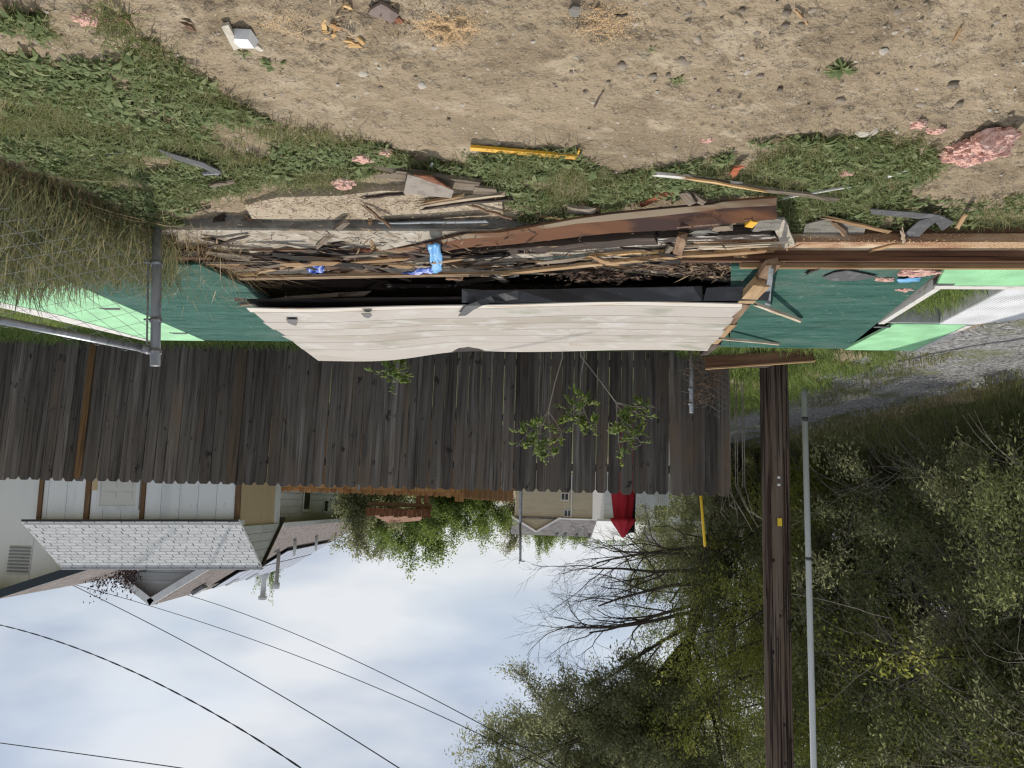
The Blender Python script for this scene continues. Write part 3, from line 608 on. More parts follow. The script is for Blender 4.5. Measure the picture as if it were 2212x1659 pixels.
pl('board', k(1, 1200, 598, .17), k(1, 1430, 520, .20), .09, .03, m_black, 'blackened short board end propped on the stud', roll=.5)
pl('board', k(1, 940, 640, .15), k(1, 1520, 610, .17), .07, .03, m_dark, 'dark rotten board under the grey lath')
pl('stake', k(1, 1690, 445, .16), k(1, 2035, 168, .12), .038, .02, m_grey, 'grey stake leaning out over the plywood', 'stake', jag=(.05, .02))
pl('stake', k(1, 2010, 212, .10), k(1, 2175, 335, .14), .022, .016, m_mid, 'short brown stick crossing the leaning stake', 'stick', jag=(.03, .03))
pl('board', k(1, 1620, 408, .12), k(2, 40, 590, .14), .05, .018, m_mid, 'split brown board under the leaning stake', jag=(.06, .1))
pl('board', k(1, 1840, 492, .15), k(2, 420, 622, .16), .035, .016, m_orange, 'orange split board edge reaching the hardboard', jag=(.1, .06))
pl('board', k(1, 1760, 470, .16), k(2, 20, 560, .17), .05, .02, m_black, 'black charred board between the split boards', jag=(.06, .06))
pl('board', k(1, 1240, 335, .115), k(1, 1420, 395, .10), .05, .012, m_dark, 'small dark slat lying on the clean concrete', 'slat')
pl('slat', k(1, 870, 400, .10), k(1, 970, 465, .10), .045, .01, m_frame, 'small white painted slat on the clean concrete', 'slat')
pl('slat', k(1, 650, 385, .10), k(1, 800, 408, .10), .035, .012, m_dark, 'short dark chip of board near the dry grass', 'slat')
pl('board', k(1, 480, 232, .08), k(1, 670, 150, .06), .05, .03, m_dark, 'dark block of wood at the edge of the dry grass', 'block')
pl('board', k(1, 890, 130, .045), k(1, 1260, 205, .05), .035, .012, m_mid, 'brown broken slat on the ground by the footing', 'slat', jag=(.05, .08))
pl('board', k(1, 180, 112, .04), k(1, 480, 10, .04), .025, .012, m_dark, 'thin dark stick beside the tall grass', 'stick', jag=(.08, .1))
pl('board', k(1, 330, 520, .12), k(1, 640, 690, .17), .06, .03, m_dark, 'rotten dark rail under the dry straw', jag=(.05, .05))
pl('board', k(1, 500, 450, .16), k(1, 720, 690, .18), .045, .03, m_mid, 'dark red-brown broken stud leaning by the green sheet')
pl('board', k(1, 1790, 738, .16), k(1, 1850, 520, .12), .06, .02, m_grey, 'grey cross board beside the dark blue rag')
pl('board', k(1, 1860, 705, .14), k(1, 2080, 590, .13), .035, .02, m_mid, 'brown stick slanting from the grey cross board', 'stick')
pl('board', k(1, 1400, 700, .13), k(1, 1560, 745, .14), .04, .02, m_dark, 'dark stub under the curved tan splinter')
# dark timbers inside the gap
KZ = .8
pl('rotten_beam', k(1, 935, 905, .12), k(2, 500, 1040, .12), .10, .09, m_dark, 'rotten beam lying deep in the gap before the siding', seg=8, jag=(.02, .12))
pl('rotten_post', k(1, 880, 830, .16), k(1, 870, 1040, .24), .10, .08, m_dark, 'dark stud end closing the gap at the green sheet', 'stud')
pl('rotten_board', k(1, 840, 1090, .25), k(2, 200, 1115, .25), .05, .03, m_grey, 'weathered grey plank edge just below the siding', seg=8, jag=(.05, .2))
pl('rotten_board', k(2, 0, 1165, .26), k(2, 1450, 1170, .26), .025, .02, m_dark, 'thin dark batten tucked under the siding edge', seg=8)
pl('board', k(1, 1050, 880, .13), k(1, 1290, 885, .13), .03, .02, m_mid, 'small brown block inside the gap')
o = MB().prism([(-1.5, .28), (1.95, .30), (2.0, .93), (-1.45, .93)], -.06, .03).put('void_shade_floor', m_black); o.matrix_world = SROT; tag(o, 'decayed floor of the gap under the siding, its deep shade put into the black', 'debris')  # rotten floor of the gap, blackened to paint in its deep shade
pl('board', k(2, 540, 1030, .12), k(2, 1230, 1035, .13), .02, .03, m_flake, 'thin white-edged strip deep in the gap', seg=6)
pl('board', k(2, 1310, 1010, .13), k(3, 30, 1040, .13), .03, .03, m_flake, 'curved white-edged strip in the gap near the tar flap', seg=6)
pl('board', k(2, 1720, 895, .20), k(2, 1870, 965, .20), .055, .012, m_flake, 'white flaking slat sticking out below the long lath', 'slat')
pl('board', k(2, 1200, 930, .20), k(2, 1360, 935, .20), .04, .015, m_mid, 'short brown slat under the long lath', 'slat')
hg = 'short broken pieces packed into the heap'
for i in range(85):
    u = rnd.uniform(-1.25, 2.15); v = rnd.gauss(.12, .16); zz = .09 + max(0, .05 * (1 - abs(v) * 2)) + rnd.uniform(0, .02); an = rnd.gauss(-.12, .28); l = rnd.choice([.12, .18, .25, .35, .5])
    A = S(u, max(-.24, min(.45, v)), zz); d = E1 * math.cos(an) * l + E2 * math.sin(an) * l + V(0, 0, rnd.uniform(-.02, .03))
    plank('broken_piece', A - d / 2, A + d / 2, rnd.uniform(.012, .06), rnd.uniform(.008, .022), rnd.choice([m_dark, m_dark, m_black, m_black, m_mid, m_grey, m_tanlum]), 'short splintered piece of board packed into the heap', 'board', hg, jag=(.05, .06), seg=3, roll=rnd.uniform(-.5, .5))
# cane
KZ = .62
cane = MB().tube([k(2, 360, 275, .06), k(2, 368, 400, .09), k(2, 378, 520, .13), k(2, 398, 596, .16)], [.013, .014, .015, .019], 8); o = cane.put('cane', m_tanlum, smooth=True); tag(o, 'knotted pale cane stub poking out of the heap', 'cane')
# big timbers behind the hardboard
pl('timber', k(2, 1170, 700, .21), k(3, 1585, 642, .23), .115, .07, m_dark, 'thick rotten dark timber along the hardboard strip', seg=10, jag=(.03, .0), crook=.01)
pl('timber', k(3, 1600, 640, .22), k(4, 1385, 592, .22), .085, .06, m_flake, 'timber with flaking white paint in line with the rotten timber', seg=8, crook=.004)
pl('board', k(2, 1180, 800, .15), k(3, 850, 815, .16), .016, .02, m_teal, 'thin pale teal strip edge behind the rotten timber', seg=8)
pl('board', k(2, 1450, 800, .13), k(3, 960, 880, .14), .14, .02, m_flake, 'pale paint-flecked board lying under the teal strip', seg=6)
pl('lath', k(3, 850, 815, .19), k(4, 850, 752, .20), .03, .015, m_fresh, 'bright yellow lath behind the flaking timber', seg=6, jag=(.1, .03))
pl('lath', k(4, 370, 748, .21), k(4, 1410, 712, .22), .03, .018, m_pale, 'pale cream lath at the end of the heap', seg=6, jag=(.08, .0))
pl('lath', k(4, 400, 722, .215), k(4, 1290, 682, .225), .016, .012, m_pale, 'thin cream sliver bowing beside the pale lath', seg=6, jag=(.2, .2), bend=-.02)
pl('lath', k(4, 400, 800, .22), k(4, 1360, 752, .235), .032, .018, m_fresh, 'tan lath resting against the sill end', seg=6, jag=(.05, .0))
pl('flake_board', k(3, 1320, 955, .21), k(4, 890, 1100, .23), .06, .03, m_flake, 'white flaking board slanting into the gap at the far end', seg=6)
pl('board', k(3, 1330, 925, .205), k(4, 700, 1035, .22), .025, .03, m_mid, 'red-brown batten along the slanting flaking board', seg=5)
pl('stub', k(4, 345, 615, .30), k(4, 275, 890, .19), .055, .035, m_mid, 'dark upright stub standing across the laths', 'stub', jag=(.02, .06), roll=.3)
pl('stub', k(4, 235, 715, .25), k(4, 110, 880, .19), .03, .02, m_grey, 'splintered grey stick leaning by the upright stub', 'stick', jag=(.03, .06))
pl('board', k(4, 930, 832, .24), k(4, 1120, 955, .26), .13, .03, m_tanlum, 'wide tan board offcut at the end of the heap', jag=(.02, .05))
pl('board', k(4, 590, 990, .20), k(4, 1000, 920, .24), .05, .02, m_tanlum, 'tan splintered board below the wide offcut', jag=(.1, .03))
pl('board', k(4, 600, 955, .21), k(4, 930, 885, .235), .04, .02, m_mid, 'brown slat beside the tan splintered board', 'slat', jag=(.05, .03))
pl('board', k(4, 1060, 1090, .22), k(4, 1200, 960, .26), .10, .05, m_dark, 'chunk of crumbled dark wood beside the broken stud ends', 'chunk', jag=(.08, .06))
pl('block', k(4, 1075, 465, .235), k(4, 1165, 470, .235), .085, .03, m_yellow, 'yellow wood block under the hardboard end', 'block', jag=(.0, .0), seg=2)
pl('board', k(4, 690, 520, .215), k(4, 900, 505, .22), .075, .02, m_grey, 'grey board end showing under the hardboard', jag=(.02, .02))
pl('board', k(3, 2000, 555, .215), k(4, 680, 545, .22), .05, .02, m_concg, 'dull grey slat below the hardboard end', 'slat')
pl('shingle_sheet', k(4, 1160, 480, .215), k(4, 1440, 470, .215), .16, .012, m_concg, 'gritty grey roofing sheet under the hardboard end', 'roofing', jag=(.02, .02))
pl('grit_board', k(4, 1425, 425, .20), k(4, 1545, 715, .205), .07, .014, m_conc, 'speckled grey strip slanting at the sill end', 'roofing', jag=(.01, .02))
pl('board', k(3, 570, 305, .06), k(3, 870, 345, .11), .10, .02, m_grey, 'grey board end in front of the hardboard', jag=(.06, .03))
pl('board', k(3, 690, 265, .05), k(3, 930, 330, .09), .06, .02, m_mid, 'brown board end beside the grey one before the hardboard', jag=(.05, .03))
pl('board', k(3, 1400, 262, .06), k(3, 1690, 140, .06), .045, .02, m_orange, 'orange-red slat sticking out toward the weeds', 'slat', jag=(.02, .04))
pl('slat', k(3, 1880, 125, .07), k(3, 2000, 245, .12), .055, .012, m_grey, 'grey slat pair end poking out of the weeds, one nearer the yellow strip', 'slat', jag=(.03, .01))
pl('slat', k(3, 1980, 145, .07), k(3, 2120, 235, .12), .05, .012, m_grey, 'grey slat poking out of the weeds nearer the hardboard corner', 'slat', jag=(.03, .01))
pl('slat', k(3, 250, 370, .05), k(3, 530, 410, .05), .02, .012, m_tanlum, 'tan thin slat at the weed edge before the hardboard', 'slat')
# ---- in front: boards on the plywood
KZ = 1.
pl('board', k(5, 462, 168, .045), k(5, 972, 240, .045), .115, .022, m_grey, 'weathered plank with a yellow broken end lying in the weeds', seg=6, jag=(.09, .02))
P = [(610, 176), (720, 205), (845, 258), (832, 296), (590, 272)]
shard('hardboard_scrap', [(621 + x*.4252, 302.4 + y*.4252) for x, y in P], .085, .008, m_cardg, 'flat grey-brown hardboard scrap lying on the weathered plank', 'hardboard')
shard('fibre_strip', [(621 + x*.4252, 302.4 + y*.4252) for x, y in ((640, 178), (735, 188), (800, 232), (838, 250), (700, 205))], .093, .008, m_rustb, 'rusty torn fibreboard edge beside the hardboard scrap', 'fibreboard')
pl('split_stick', k(5, 680, 335, .06), k(5, 1090, 283, .06), .028, .02, m_pale, 'bright white split stick on the plywood', 'stick', seg=5, jag=(.1, .03))
pl('split_stick', k(5, 684, 350, .05), k(5, 1120, 306, .05), .025, .02, m_dark, 'dark split stick beside the bright white one', 'stick', seg=5, jag=(.1, .06))
pl('split_stick', k(5, 690, 322, .055), k(5, 880, 292, .055), .022, .014, m_tanlum, 'short tan stick above the bright white one', 'stick', jag=(.06, .06))
pl('stick', k(5, 920, 335, .05), k(5, 1140, 402, .06), .016, .012, m_mid, 'thin brown stick angled across the plywood corner', 'stick')
pl('stick', k(5, 380, 300, .045), k(5, 590, 277, .045), .015, .012, m_dark, 'thin dark stick on the plywood', 'stick', jag=(.05, .05))
pl('stick', k(5, 382, 335, .05), k(5, 515, 438, .09), .018, .012, m_mid, 'brown stick sloping from plywood to flashing', 'stick')
shard('board_scrap', [(621 + x*.4252, 302.4 + y*.4252) for x, y in ((950, 240), (1060, 252), (1065, 278), (940, 272))], .05, .015, m_grey, 'pale square board scrap at the end of the weathered plank', 'board')
# ---- sticks on the green sheet and beyond
pl('stick', k(4, 1160, 1358, .30), k(4, 1668, 1552, .215), .03, .022, m_pale, 'pale broken stick lying on the green sheet', 'stick', jag=(.04, .06))
pl('stick', k(6, 278, 642, .26), k(6, 665, 682, .20), .028, .02, m_pale, 'pale stick at the far edge of the green sheet', 'stick', jag=(.05, .02))
pl('stick', k(4, 1725, 1018, .20), k(4, 1865, 955, .20), .018, .014, m_dark, 'small dark stick near the sill on the green sheet', 'stick', jag=(.06, .03))
fl = ribbon('flashing_flap', [k(4, 1320, 930, .33), k(4, 1300, 1080, .31), k(4, 1272, 1200, .27), k(4, 1275, 1380, .22)], [k(4, 1368, 960, .31), k(4, 1355, 1090, .30), k(4, 1340, 1200, .26), k(4, 1330, 1410, .21)], .003, m_flash); tag(fl, 'narrow grey tin flap hanging over the green sheet', 'flashing')
shard('felt_patch', [(1404 + x*.1953, 394.2 + y*.1953) for x, y in ((1910, 1050), (2030, 1000), (2190, 975), (2400, 1020), (2520, 1045), (2300, 1085), (2000, 1090))], ZS + .014, .006, m_rubber, 'dark roofing felt scrap lying flat on the green sheet', 'felt')
# red-brown plank propped beyond the sheet
A, B = dp(1524, 795, 7.5), dp(1758, 778, 7.3); 
pl('propped_plank', A, B, .035, .115, m_brownlum, 'red-brown plank on edge propped in the grass before the utility pole', 'plank', seg=5, jag=(.0, .03), crook=.003)
pl('plank_edge', A + V(0, .0, .016), B + V(0, 0, .016), .036, .014, m_tanlum, 'tan strip along the upper edge of the propped plank', 'strip', seg=5, jag=(.0, .03), crook=.002)
for a0 in (1640,):
    P = gp(1640, 765, .05); o = MB().prism([(-.12, -.1), (.12, -.1), (.10, .1), (-.10, .1)], -.15, .12).put('dark_block', m_dark); o.location = P; tag(o, 'dark wood block under the propped plank', 'block')
# ---- yellow strip, trims and rubber
A, B = gp(1016, 318, .012), gp(1246, 338, .012); d = (B - A); Lq = d.length
b = MB(); b.box((0, -.022, 0), (Lq, .022, .006)); b.box((0, .0225, 0), (Lq, .0265, .014)); b.box((Lq - .008, .03, -.002), (Lq, .075, .008))
o = b.put('yellow_strip', m_yellow); o.matrix_world = Matrix.Translation(A) @ d.to_track_quat('X', 'Z').to_matrix().to_4x4(); tag(o, 'bent yellow painted metal strip lying on the weeds', 'metal strip')
for v in (.30, .42, .5, .58, .72): pass
pl('white_trim', gp(1412, 378, .05), gp(1600, 400, .05), .024, .014, m_frame, 'long thin grey-white trim strip lying across the weeds', 'trim', jag=(.02, .03))
pl('white_trim', gp(1495, 388, .055), gp(1790, 431, .05), .034, .014, m_grey, 'long grey weathered trim strip before the hardboard corner', 'trim', seg=6, jag=(.05, .1))
pl('split_trim', gp(1470, 384, .068), gp(1650, 412, .066), .014, .01, m_fresh, 'yellow split sliver on the long trim', 'splinter', jag=(.1, .1))
pl('white_trim', gp(1690, 430, .04), gp(1830, 405, .04), .012, .01, m_frame, 'thin white trim crossing the long grey trim', 'trim')
o = ribbon('rubber_strip', [gp(1880, 452, .06), gp(1960, 458, .07), gp(2030, 465, .07), gp(2062, 480, .05)], [gp(1882, 463, .06), gp(1960, 470, .07), gp(2020, 478, .07), gp(2035, 500, .05)], .006, m_rubber); tag(o, 'curved dark grey rubber strip in the weeds by the sill', 'rubber strip')
o = ribbon('rubber_strip', [gp(1925, 525, .07), gp(1960, 500, .08), gp(1985, 478, .08), gp(2010, 470, .07)], [gp(1955, 532, .07), gp(1985, 512, .08), gp(2005, 492, .08), gp(2022, 480, .07)], .006, m_rubber); tag(o, 'dark rubber strip bent up against the sill', 'rubber strip')
P = [(1740, 485), (1800, 470), (1870, 492), (1866, 505), (1735, 506)]
shard('felt_sheet', P, .06, .008, m_concg, 'gritty grey felt sheet piece against the sill', 'felt')
pl('slat', gp(1788, 472, .07), gp(1908, 500, .075), .03, .01, m_tanlum, 'tan split slat lying by the sill', 'slat', jag=(.06, .06))
pl('slat', gp(1798, 480, .075), gp(1826, 508, .08), .03, .012, m_mid, 'dark brown slat crossing the felt piece', 'slat')
pl('slat', gp(1948, 499, .09), gp(1952, 526, .11), .018, .01, m_pale, 'short pale slat standing against the sill', 'slat')
pl('slat', gp(1870, 545, .115), gp(1945, 528, .115), .035, .01, m_tanlum, 'pointed tan slat on the sill ledge', 'slat', jag=(.12, .02))
pl('slat', gp(1918, 383, .03), gp(1958, 371, .03), .018, .006, m_white, 'small bright white slat in the weeds', 'slat', jag=(.02, .01))
pl('slat', gp(1580, 380, .04), gp(1600, 360, .04), .035, .01, m_orange, 'small orange wood scrap in the weeds', 'scrap')
pl('slat', gp(2068, 495, .06), gp(2085, 465, .09), .02, .012, m_tanlum, 'weathered stick with a yellow tip by the sill', 'stick')
# black strip and rod on the weedy side
bs = ribbon('black_strip', [gp(340, 322, .03), gp(380, 335, .04), (gp(440, 352, .05)), gp(478, 372, .06)], [gp(342, 331, .03), gp(378, 345, .04), gp(436, 362, .05), gp(470, 381, .05)], .006, m_rubber); tag(bs, 'black flat strip with a bent end in the weeds', 'strip')
o = MB().tube([gp(440, 374, .03), gp(476, 371, .05)], .012, 6).put('grey_clip', m_galv); tag(o, 'grey metal end piece at the tip of the black strip', 'metal piece')
pl('slat', gp(452, 404, .04), gp(500, 394, .05), .03, .01, m_grey, 'grey slat in the weeds near the black strip', 'slat')
pl('slat', gp(285, 322, .02), gp(200, 345, .03), .012, .01, m_rubber, 'thin dark rod in the weeds before the tall grass', 'rod')
# foreground scraps
P = [(478, 58), (493, 54), (520, 104), (505, 109)]; shard('white_tile', P, .02, .014, m_stonew, 'long chipped white tile strip on the dirt', 'tile')
P = [gp(512, 78, .0), gp(540, 66, .0)]; c = gp(530, 75, .0)
b = MB().prism([(-.045, -.03), (.02, -.04), (.045, -.01), (.04, .035), (-.03, .04)], 0, .035); b.v = [(x * (1 if z == 0 else .8), y * (1 if z == 0 else .8), z) for x, y, z in b.v]
o = b.put('white_chunk', m_white); o.location = c; o.rotation_euler = (0, .12, .3); tag(o, 'broken white chunk beside the chipped tile strip', 'chunk')
shard('white_chip', [(548, 104), (556, 99), (571, 110), (563, 113)], .012, .008, m_stonew, 'small white tile chip near the weed tuft', 'chip')
shard('brown_tile', [(795, 30), (800, 22), (822, 9), (835, 14), (845, 22), (862, 33), (848, 49), (820, 42)], .02, .012, m_tile, 'broken mauve-brown tile near the photo edge', 'tile')
shard('brown_tile', [(845, 49), (862, 37), (872, 48), (866, 52)], .016, .01, m_rustb, 'small rusty brown tile corner beside the broken tile', 'tile')

# ------------------------------------------------------------------ soft scraps: tarp rags and pink insulation
def rag(name, P, z, mat, label, fold=.02, n=7):
    """crumpled cloth over a quad of photograph points, frayed at the rim"""
    A, B, C_, D = [gp(px, py, zz) for (px, py), zz in zip(P, z)]
    vv = []; ff = []
    for i in range(n + 1):
        for j in range(n + 1):
            s, t = i / n, j / n; p = (A * (1 - s) + B * s) * (1 - t) + (D * (1 - s) + C_ * s) * t
            e = 1. if 0 < i < n and 0 < j < n else .4
            p = p + V(rnd.uniform(-.006, .006), rnd.uniform(-.006, .006), rnd.uniform(-1, 1) * fold * e + fold * math.sin(s * 9 + t * 4) * .6)
            vv.append(p)
    for i in range(n):
        for j in range(n): q = i * (n + 1) + j; ff.append((q, q + n + 1, q + n + 2, q + 1))
    me = mesh(vv, ff, mat, True); o = put(name, me); so = o.modifiers.new('thick', 'SOLIDIFY'); so.thickness = .004
    return tag(o, label, 'rag')
rag('blue_rag', [(924, 527), (951, 526), (956, 585), (934, 590)], (.155, .155, .15, .15), m_bluel, 'light blue woven tarp rag draped over the hardboard', .010)
rag('blue_rag', [(882, 588), (932, 575), (935, 590), (866, 591)], (.15, .15, .155, .15), m_blued, 'royal blue tarp scrap beneath the light blue rag', .010)
rag('blue_rag', [(662, 576), (698, 569), (701, 589), (672, 592)], (.11, .115, .115, .11), m_blued, 'dark blue rag in the heap near the long grey lath', .022)
rag('blue_rag', [(636, 560), (648, 555), (650, 559), (640, 563)], (.115, .12, .12, .115), m_bluel, 'tiny light blue scrap between the charred studs', .006, 4)
def fluff(name, px, py, z, sx, sy, sz, label, seed, group=None, rot=0.):
    import bmesh
    bm = bmesh.new(); bmesh.ops.create_icosphere(bm, subdivisions=4 if sx > .1 else 3, radius=1.)
    rg = random.Random(seed); off = [rg.uniform(0, 40) for _ in range(3)]
    from mathutils import noise as mn
    for v in bm.verts:
        d = v.co.normalized(); n_ = mn.fractal(d * 1.6 + V(*off), 1., 2., 4) + .55 * mn.noise(d * 5 + V(*off))
        n3 = mn.noise(d * 13 + V(*off)) * .16
        r = 1 + .42 * n_ + n3
        v.co = V(d.x * sx * r, d.y * sy * r, max(d.z * sz * r, -.3 * sz))
    me = bpy.data.meshes.new('mesh'); bm.to_mesh(me); bm.free(); me.materials.append(m_pink)
    o = put(name, me); P = gp(px, py, z); o.location = P + V(0, 0, sz * .2); o.rotation_euler = (0, 0, rot); return tag(o, label, 'insulation', group)
fluff('pink_insulation', 2088, 318, .0, .085, .045, .05, 'large torn pink insulation wad, its low thin end, on the dirt', 3, rot=-.3).hide_render = True
bpy.data.objects.remove(bpy.data.objects['pink_insulation'])
ins = thing('pink_insulation', 'largest torn wad of pink insulation on the bare dirt', 'insulation', gp(2110, 310, 0))
for px, py, z, sx, sy, sz, rt, sd in ((2072, 332, .0, .095, .055, .045, -.2, 4), (2108, 314, .01, .11, .075, .06, .3, 5), (2145, 292, .02, .085, .06, .07, .5, 6), (2052, 324, .0, .05, .03, .03, 0., 12)):
    o = fluff('tuft', px, py, z, sx, sy, sz, None, sd, rot=rt); M_ = o.matrix_basis.copy()
    for kk in ('label', 'category'):
        if kk in o: del o[kk]
    o.parent = ins; o.matrix_parent_inverse = Matrix.Translation(-ins.location)
for px, py, r, zz, lab, sd in ((740, 392, .062, .02, 'pink insulation tuft with a burnt centre in the weeds', 11), (188, 34, .05, .03, 'pink insulation tuft in the weeds at the photo edge', 13), (566, 440, .05, .02, 'flat pink insulation wisp on the plywood', 14),
                              (626, 445, .045, .02, 'second pink wisp beside the sticks on the plywood', 15), (828, 326, .04, .02, 'pink wisp at the bare tongue of dirt', 16), (785, 338, .05, .02, 'pale pink scrap between weeds and plank', 17),
                              (1982, 265, .038, .01, 'small pink tuft beside the white rock', 18), (2022, 280, .035, .01, 'small pink tuft between white rock and largest wad', 19), (1530, 300, .03, .01, 'tiny pink tuft alone on the dirt', 20),
                              (1828, 370, .04, .03, 'dirty pink tuft in the middle of the weeds', 21)):
    fluff('pink_insulation', px, py, zz * .3, r, r * .8, r * .45, lab, sd)
for px, py, r, lab, sd in ((1985, 585, .11, 'frayed pink insulation wad on the green sheet by the sill', 31), (1912, 602, .06, 'small pink insulation wisp on the green sheet', 32), (1955, 625, .05, 'pink scrap on the green sheet near the window opening', 33)):
    fluff('pink_insulation', px, py, ZS, r, r * .5, r * .22, lab, sd, rot=.1)
rag('blue_scrap', [(1938, 602), (1990, 598), (1985, 606), (1942, 610)], (.19, .19, .19, .19), m_bluel, 'frayed light blue threads on the green sheet', .003, 4)

# ------------------------------------------------------------------ stones, pebbles, sawdust, chips
import bmesh
def stone_me(seed, sub=2):
    bm = bmesh.new(); bmesh.ops.create_icosphere(bm, subdivisions=sub, radius=1.); rg = random.Random(seed); of = V(rg.uniform(0, 50), rg.uniform(0, 50), rg.uniform(0, 50))
    from mathutils import noise as mn
    for v in bm.verts:
        d = v.co.normalized(); v.co = d * (1 + .28 * mn.noise(d * 1.3 + of) + .10 * mn.noise(d * 3.4 + of))
    me = bpy.data.meshes.new('mesh'); bm.to_mesh(me); bm.free(); me.materials.append(m_stone); me.polygons.foreach_set('use_smooth', [True] * len(me.polygons)); return me
SM = [stone_me(i) for i in range(6)]
def stone(px, py, r, label, group=None, mat=None, flatn=.6):
    P = gp(px, py, 0); P.z = zgs(P.x, P.y) + r * .12; me = rnd.choice(SM)
    if mat: me = me.copy(); me.materials.clear(); me.materials.append(mat)
    o = put('stone', me); o.location = P; o.rotation_euler = (rnd.uniform(-.2, .2), rnd.uniform(-.2, .2), rnd.uniform(0, 6)); o.scale = (r * rnd.uniform(.9, 1.3), r * rnd.uniform(.75, 1.), r * flatn * rnd.uniform(.8, 1.1))
    return tag(o, label, 'stone', group)
stone(1876, 277, .052, 'large pale rounded rock at the weed edge', mat=m_stonew, flatn=.75)
stone(1345, 137, .026, 'half-buried pale grey stone in mid dirt')
stone(783, 153, .024, 'whitish angular stone in the dirt near the weed tuft', mat=m_stonew)
stone(912, 180, .024, 'pale flat stone in mid dirt', mat=m_stonew)
stone(1480, 125, .03, 'grey pointed stone among the pebble scatter')
stone(1575, 203, .016, 'small rounded tan pebble-stone below the pebble scatter')
stone(1987, 100, .024, 'smooth oval grey stone beside the larger dirt weed')
for px, py in ((930, 355),): shard('white_chip', [(928, 360), (933, 352), (938, 357), (934, 362)], .02, .006, m_white, 'tiny white shard at the weed tip by the yellow strip', 'chip')
sg = 'grey-brown stones scattered over the dirt'
for _ in range(150):
    px = rnd.gauss(1750, 340) if rnd.random() < .62 else rnd.uniform(560, 2200); py = rnd.uniform(4, 285) * (1 if px > 900 else .8)
    if px < 520 or px > 2205: continue
    stone(px, py, rnd.choice([.007, .008, .01, .01, .012, .015, .019]), 'small grey-brown stone lying in the bare dirt', sg)
# fine clods and pebbles too many to count
n = 9000; c = np.stack([nr.uniform(-3.2, 3.2, n), nr.uniform(2.1, 5.0, n) ** 1.0], -1); dens = vn(c[:, 0] * 1.3, c[:, 1] * 1.9, 41); c = c[nr.random(n) < .25 + dens]; n = len(c)
r_ = nr.gamma(2., .0016, n) + .0016; oct_v = np.array([(1, 0, 0), (.3, .9, 0), (-.8, .5, 0), (-.7, -.6, 0), (.4, -.9, 0), (.1, .05, .8)], float)
ang = nr.uniform(0, 6.28, n); ca, sa = np.cos(ang), np.sin(ang); ov = oct_v[None] * (1 + nr.uniform(-.3, .3, (n, 6, 3)))
vx = (ov[..., 0] * ca[:, None] - ov[..., 1] * sa[:, None]) * r_[:, None] + c[:, :1]; vy = (ov[..., 0] * sa[:, None] + ov[..., 1] * ca[:, None]) * r_[:, None] + c[:, 1:]
zz = (zg(c[:, 0], c[:, 1]) + zfine(c[:, 0], c[:, 1]))[:, None] + ov[..., 2] * r_[:, None] - .001
f0 = np.array([(0, 1, 5), (1, 2, 5), (2, 3, 5), (3, 4, 5), (4, 0, 5)]); F_ = (f0[None] + (np.arange(n) * 6)[:, None, None]).reshape(-1, 3)
m_peb = LEAF('pebble_mix', (.15, .12, .09), (.30, .25, .19), (.50, .46, .40), 0., .95)
o = put('pebbles', npmesh(np.stack([vx, vy, zz], -1).reshape(-1, 3), F_, m_peb)); tag(o, 'fine pebbles and clods strewn over the dirt', kind='stuff', cat='pebbles')
def chips(name, cx, cy, sx, sy, n, l0, l1, mat, label, z0=None, zj=.01, aspect=.22):
    x = nr.normal(0, sx, n) + cx; y = nr.normal(0, sy, n) + cy; a = nr.uniform(0, 6.28, n); l = nr.uniform(l0, l1, n)
    z = (zg(x, y) + zfine(x, y) + .005 if z0 is None else np.full(n, z0)) + nr.uniform(0, zj, n)
    u = np.stack([np.cos(a), np.sin(a), nr.uniform(-.3, .3, n)], -1) * l[:, None]; w = np.stack([-np.sin(a), np.cos(a), nr.uniform(-.5, .5, n)], -1) * (l * aspect)[:, None]
    cc = np.stack([x, y, z], -1); vv = np.stack([cc - u, cc + w, cc + u, cc - w], 1).reshape(-1, 3); ff = np.arange(n * 4).reshape(-1, 4)
    o = put(name, npmesh(vv, ff, mat)); return tag(o, label, kind='stuff', cat='chips')
P = gp(965, 48, 0); m_sd = LEAF('sawdust_mix', (.45, .28, .13), (.60, .40, .21), (.74, .56, .34), 0., .95)
chips('sawdust', P.x, P.y, .055, .045, 6000, .0012, .003, m_sd, 'heap of orange sawdust on the dirt near the photo edge', zj=.004, aspect=.6)
P = gp(1312, 46, 0); chips('sawdust', P.x, P.y, .06, .045, 2600, .0012, .003, m_sd, 'thinner spread of sawdust on the dirt', zj=.003, aspect=.6)
P = gp(610, 40, 0); chips('sawdust', P.x, P.y, .06, .05, 900, .0012, .003, m_sd, 'faint sawdust spot near the white tile strip', zj=.003, aspect=.6)
P = gp(745, 55, 0); chips('wood_chips', P.x, P.y, .14, .09, 160, .005, .018, m_chips, 'yellowish wood chips scattered round the broken tile')
P = k(5, 430, 340, .035); chips('wood_chips', P.x, P.y, .50, .10, 1500, .003, .016, m_chips, 'chips and splinters littering the plywood', z0=.036)
P = S(.3, -.05, 0); chips('wood_chips', P.x, P.y, .8, .22, 800, .006, .05, m_splin, 'splinters strewn over the footing and heap', z0=.10, zj=.05, aspect=.14)
P = k(4, 600, 930, .12); chips('wood_chips', P.x, P.y, .24, .08, 420, .008, .075, m_splin, 'crumbled splinters heaped at the end of the pile', z0=.11, zj=.06, aspect=.16)
m_barkc = LEAF('bark_mix', (.05, .03, .02), (.10, .06, .04), (.19, .12, .08), 0., .95)
P = k(3, 930, 1000, .12); chips('bark_chips', P.x, P.y, .13, .05, 320, .01, .035, m_barkc, 'dark brown bark flakes piled before the gap', z0=.12, zj=.05, aspect=.4)
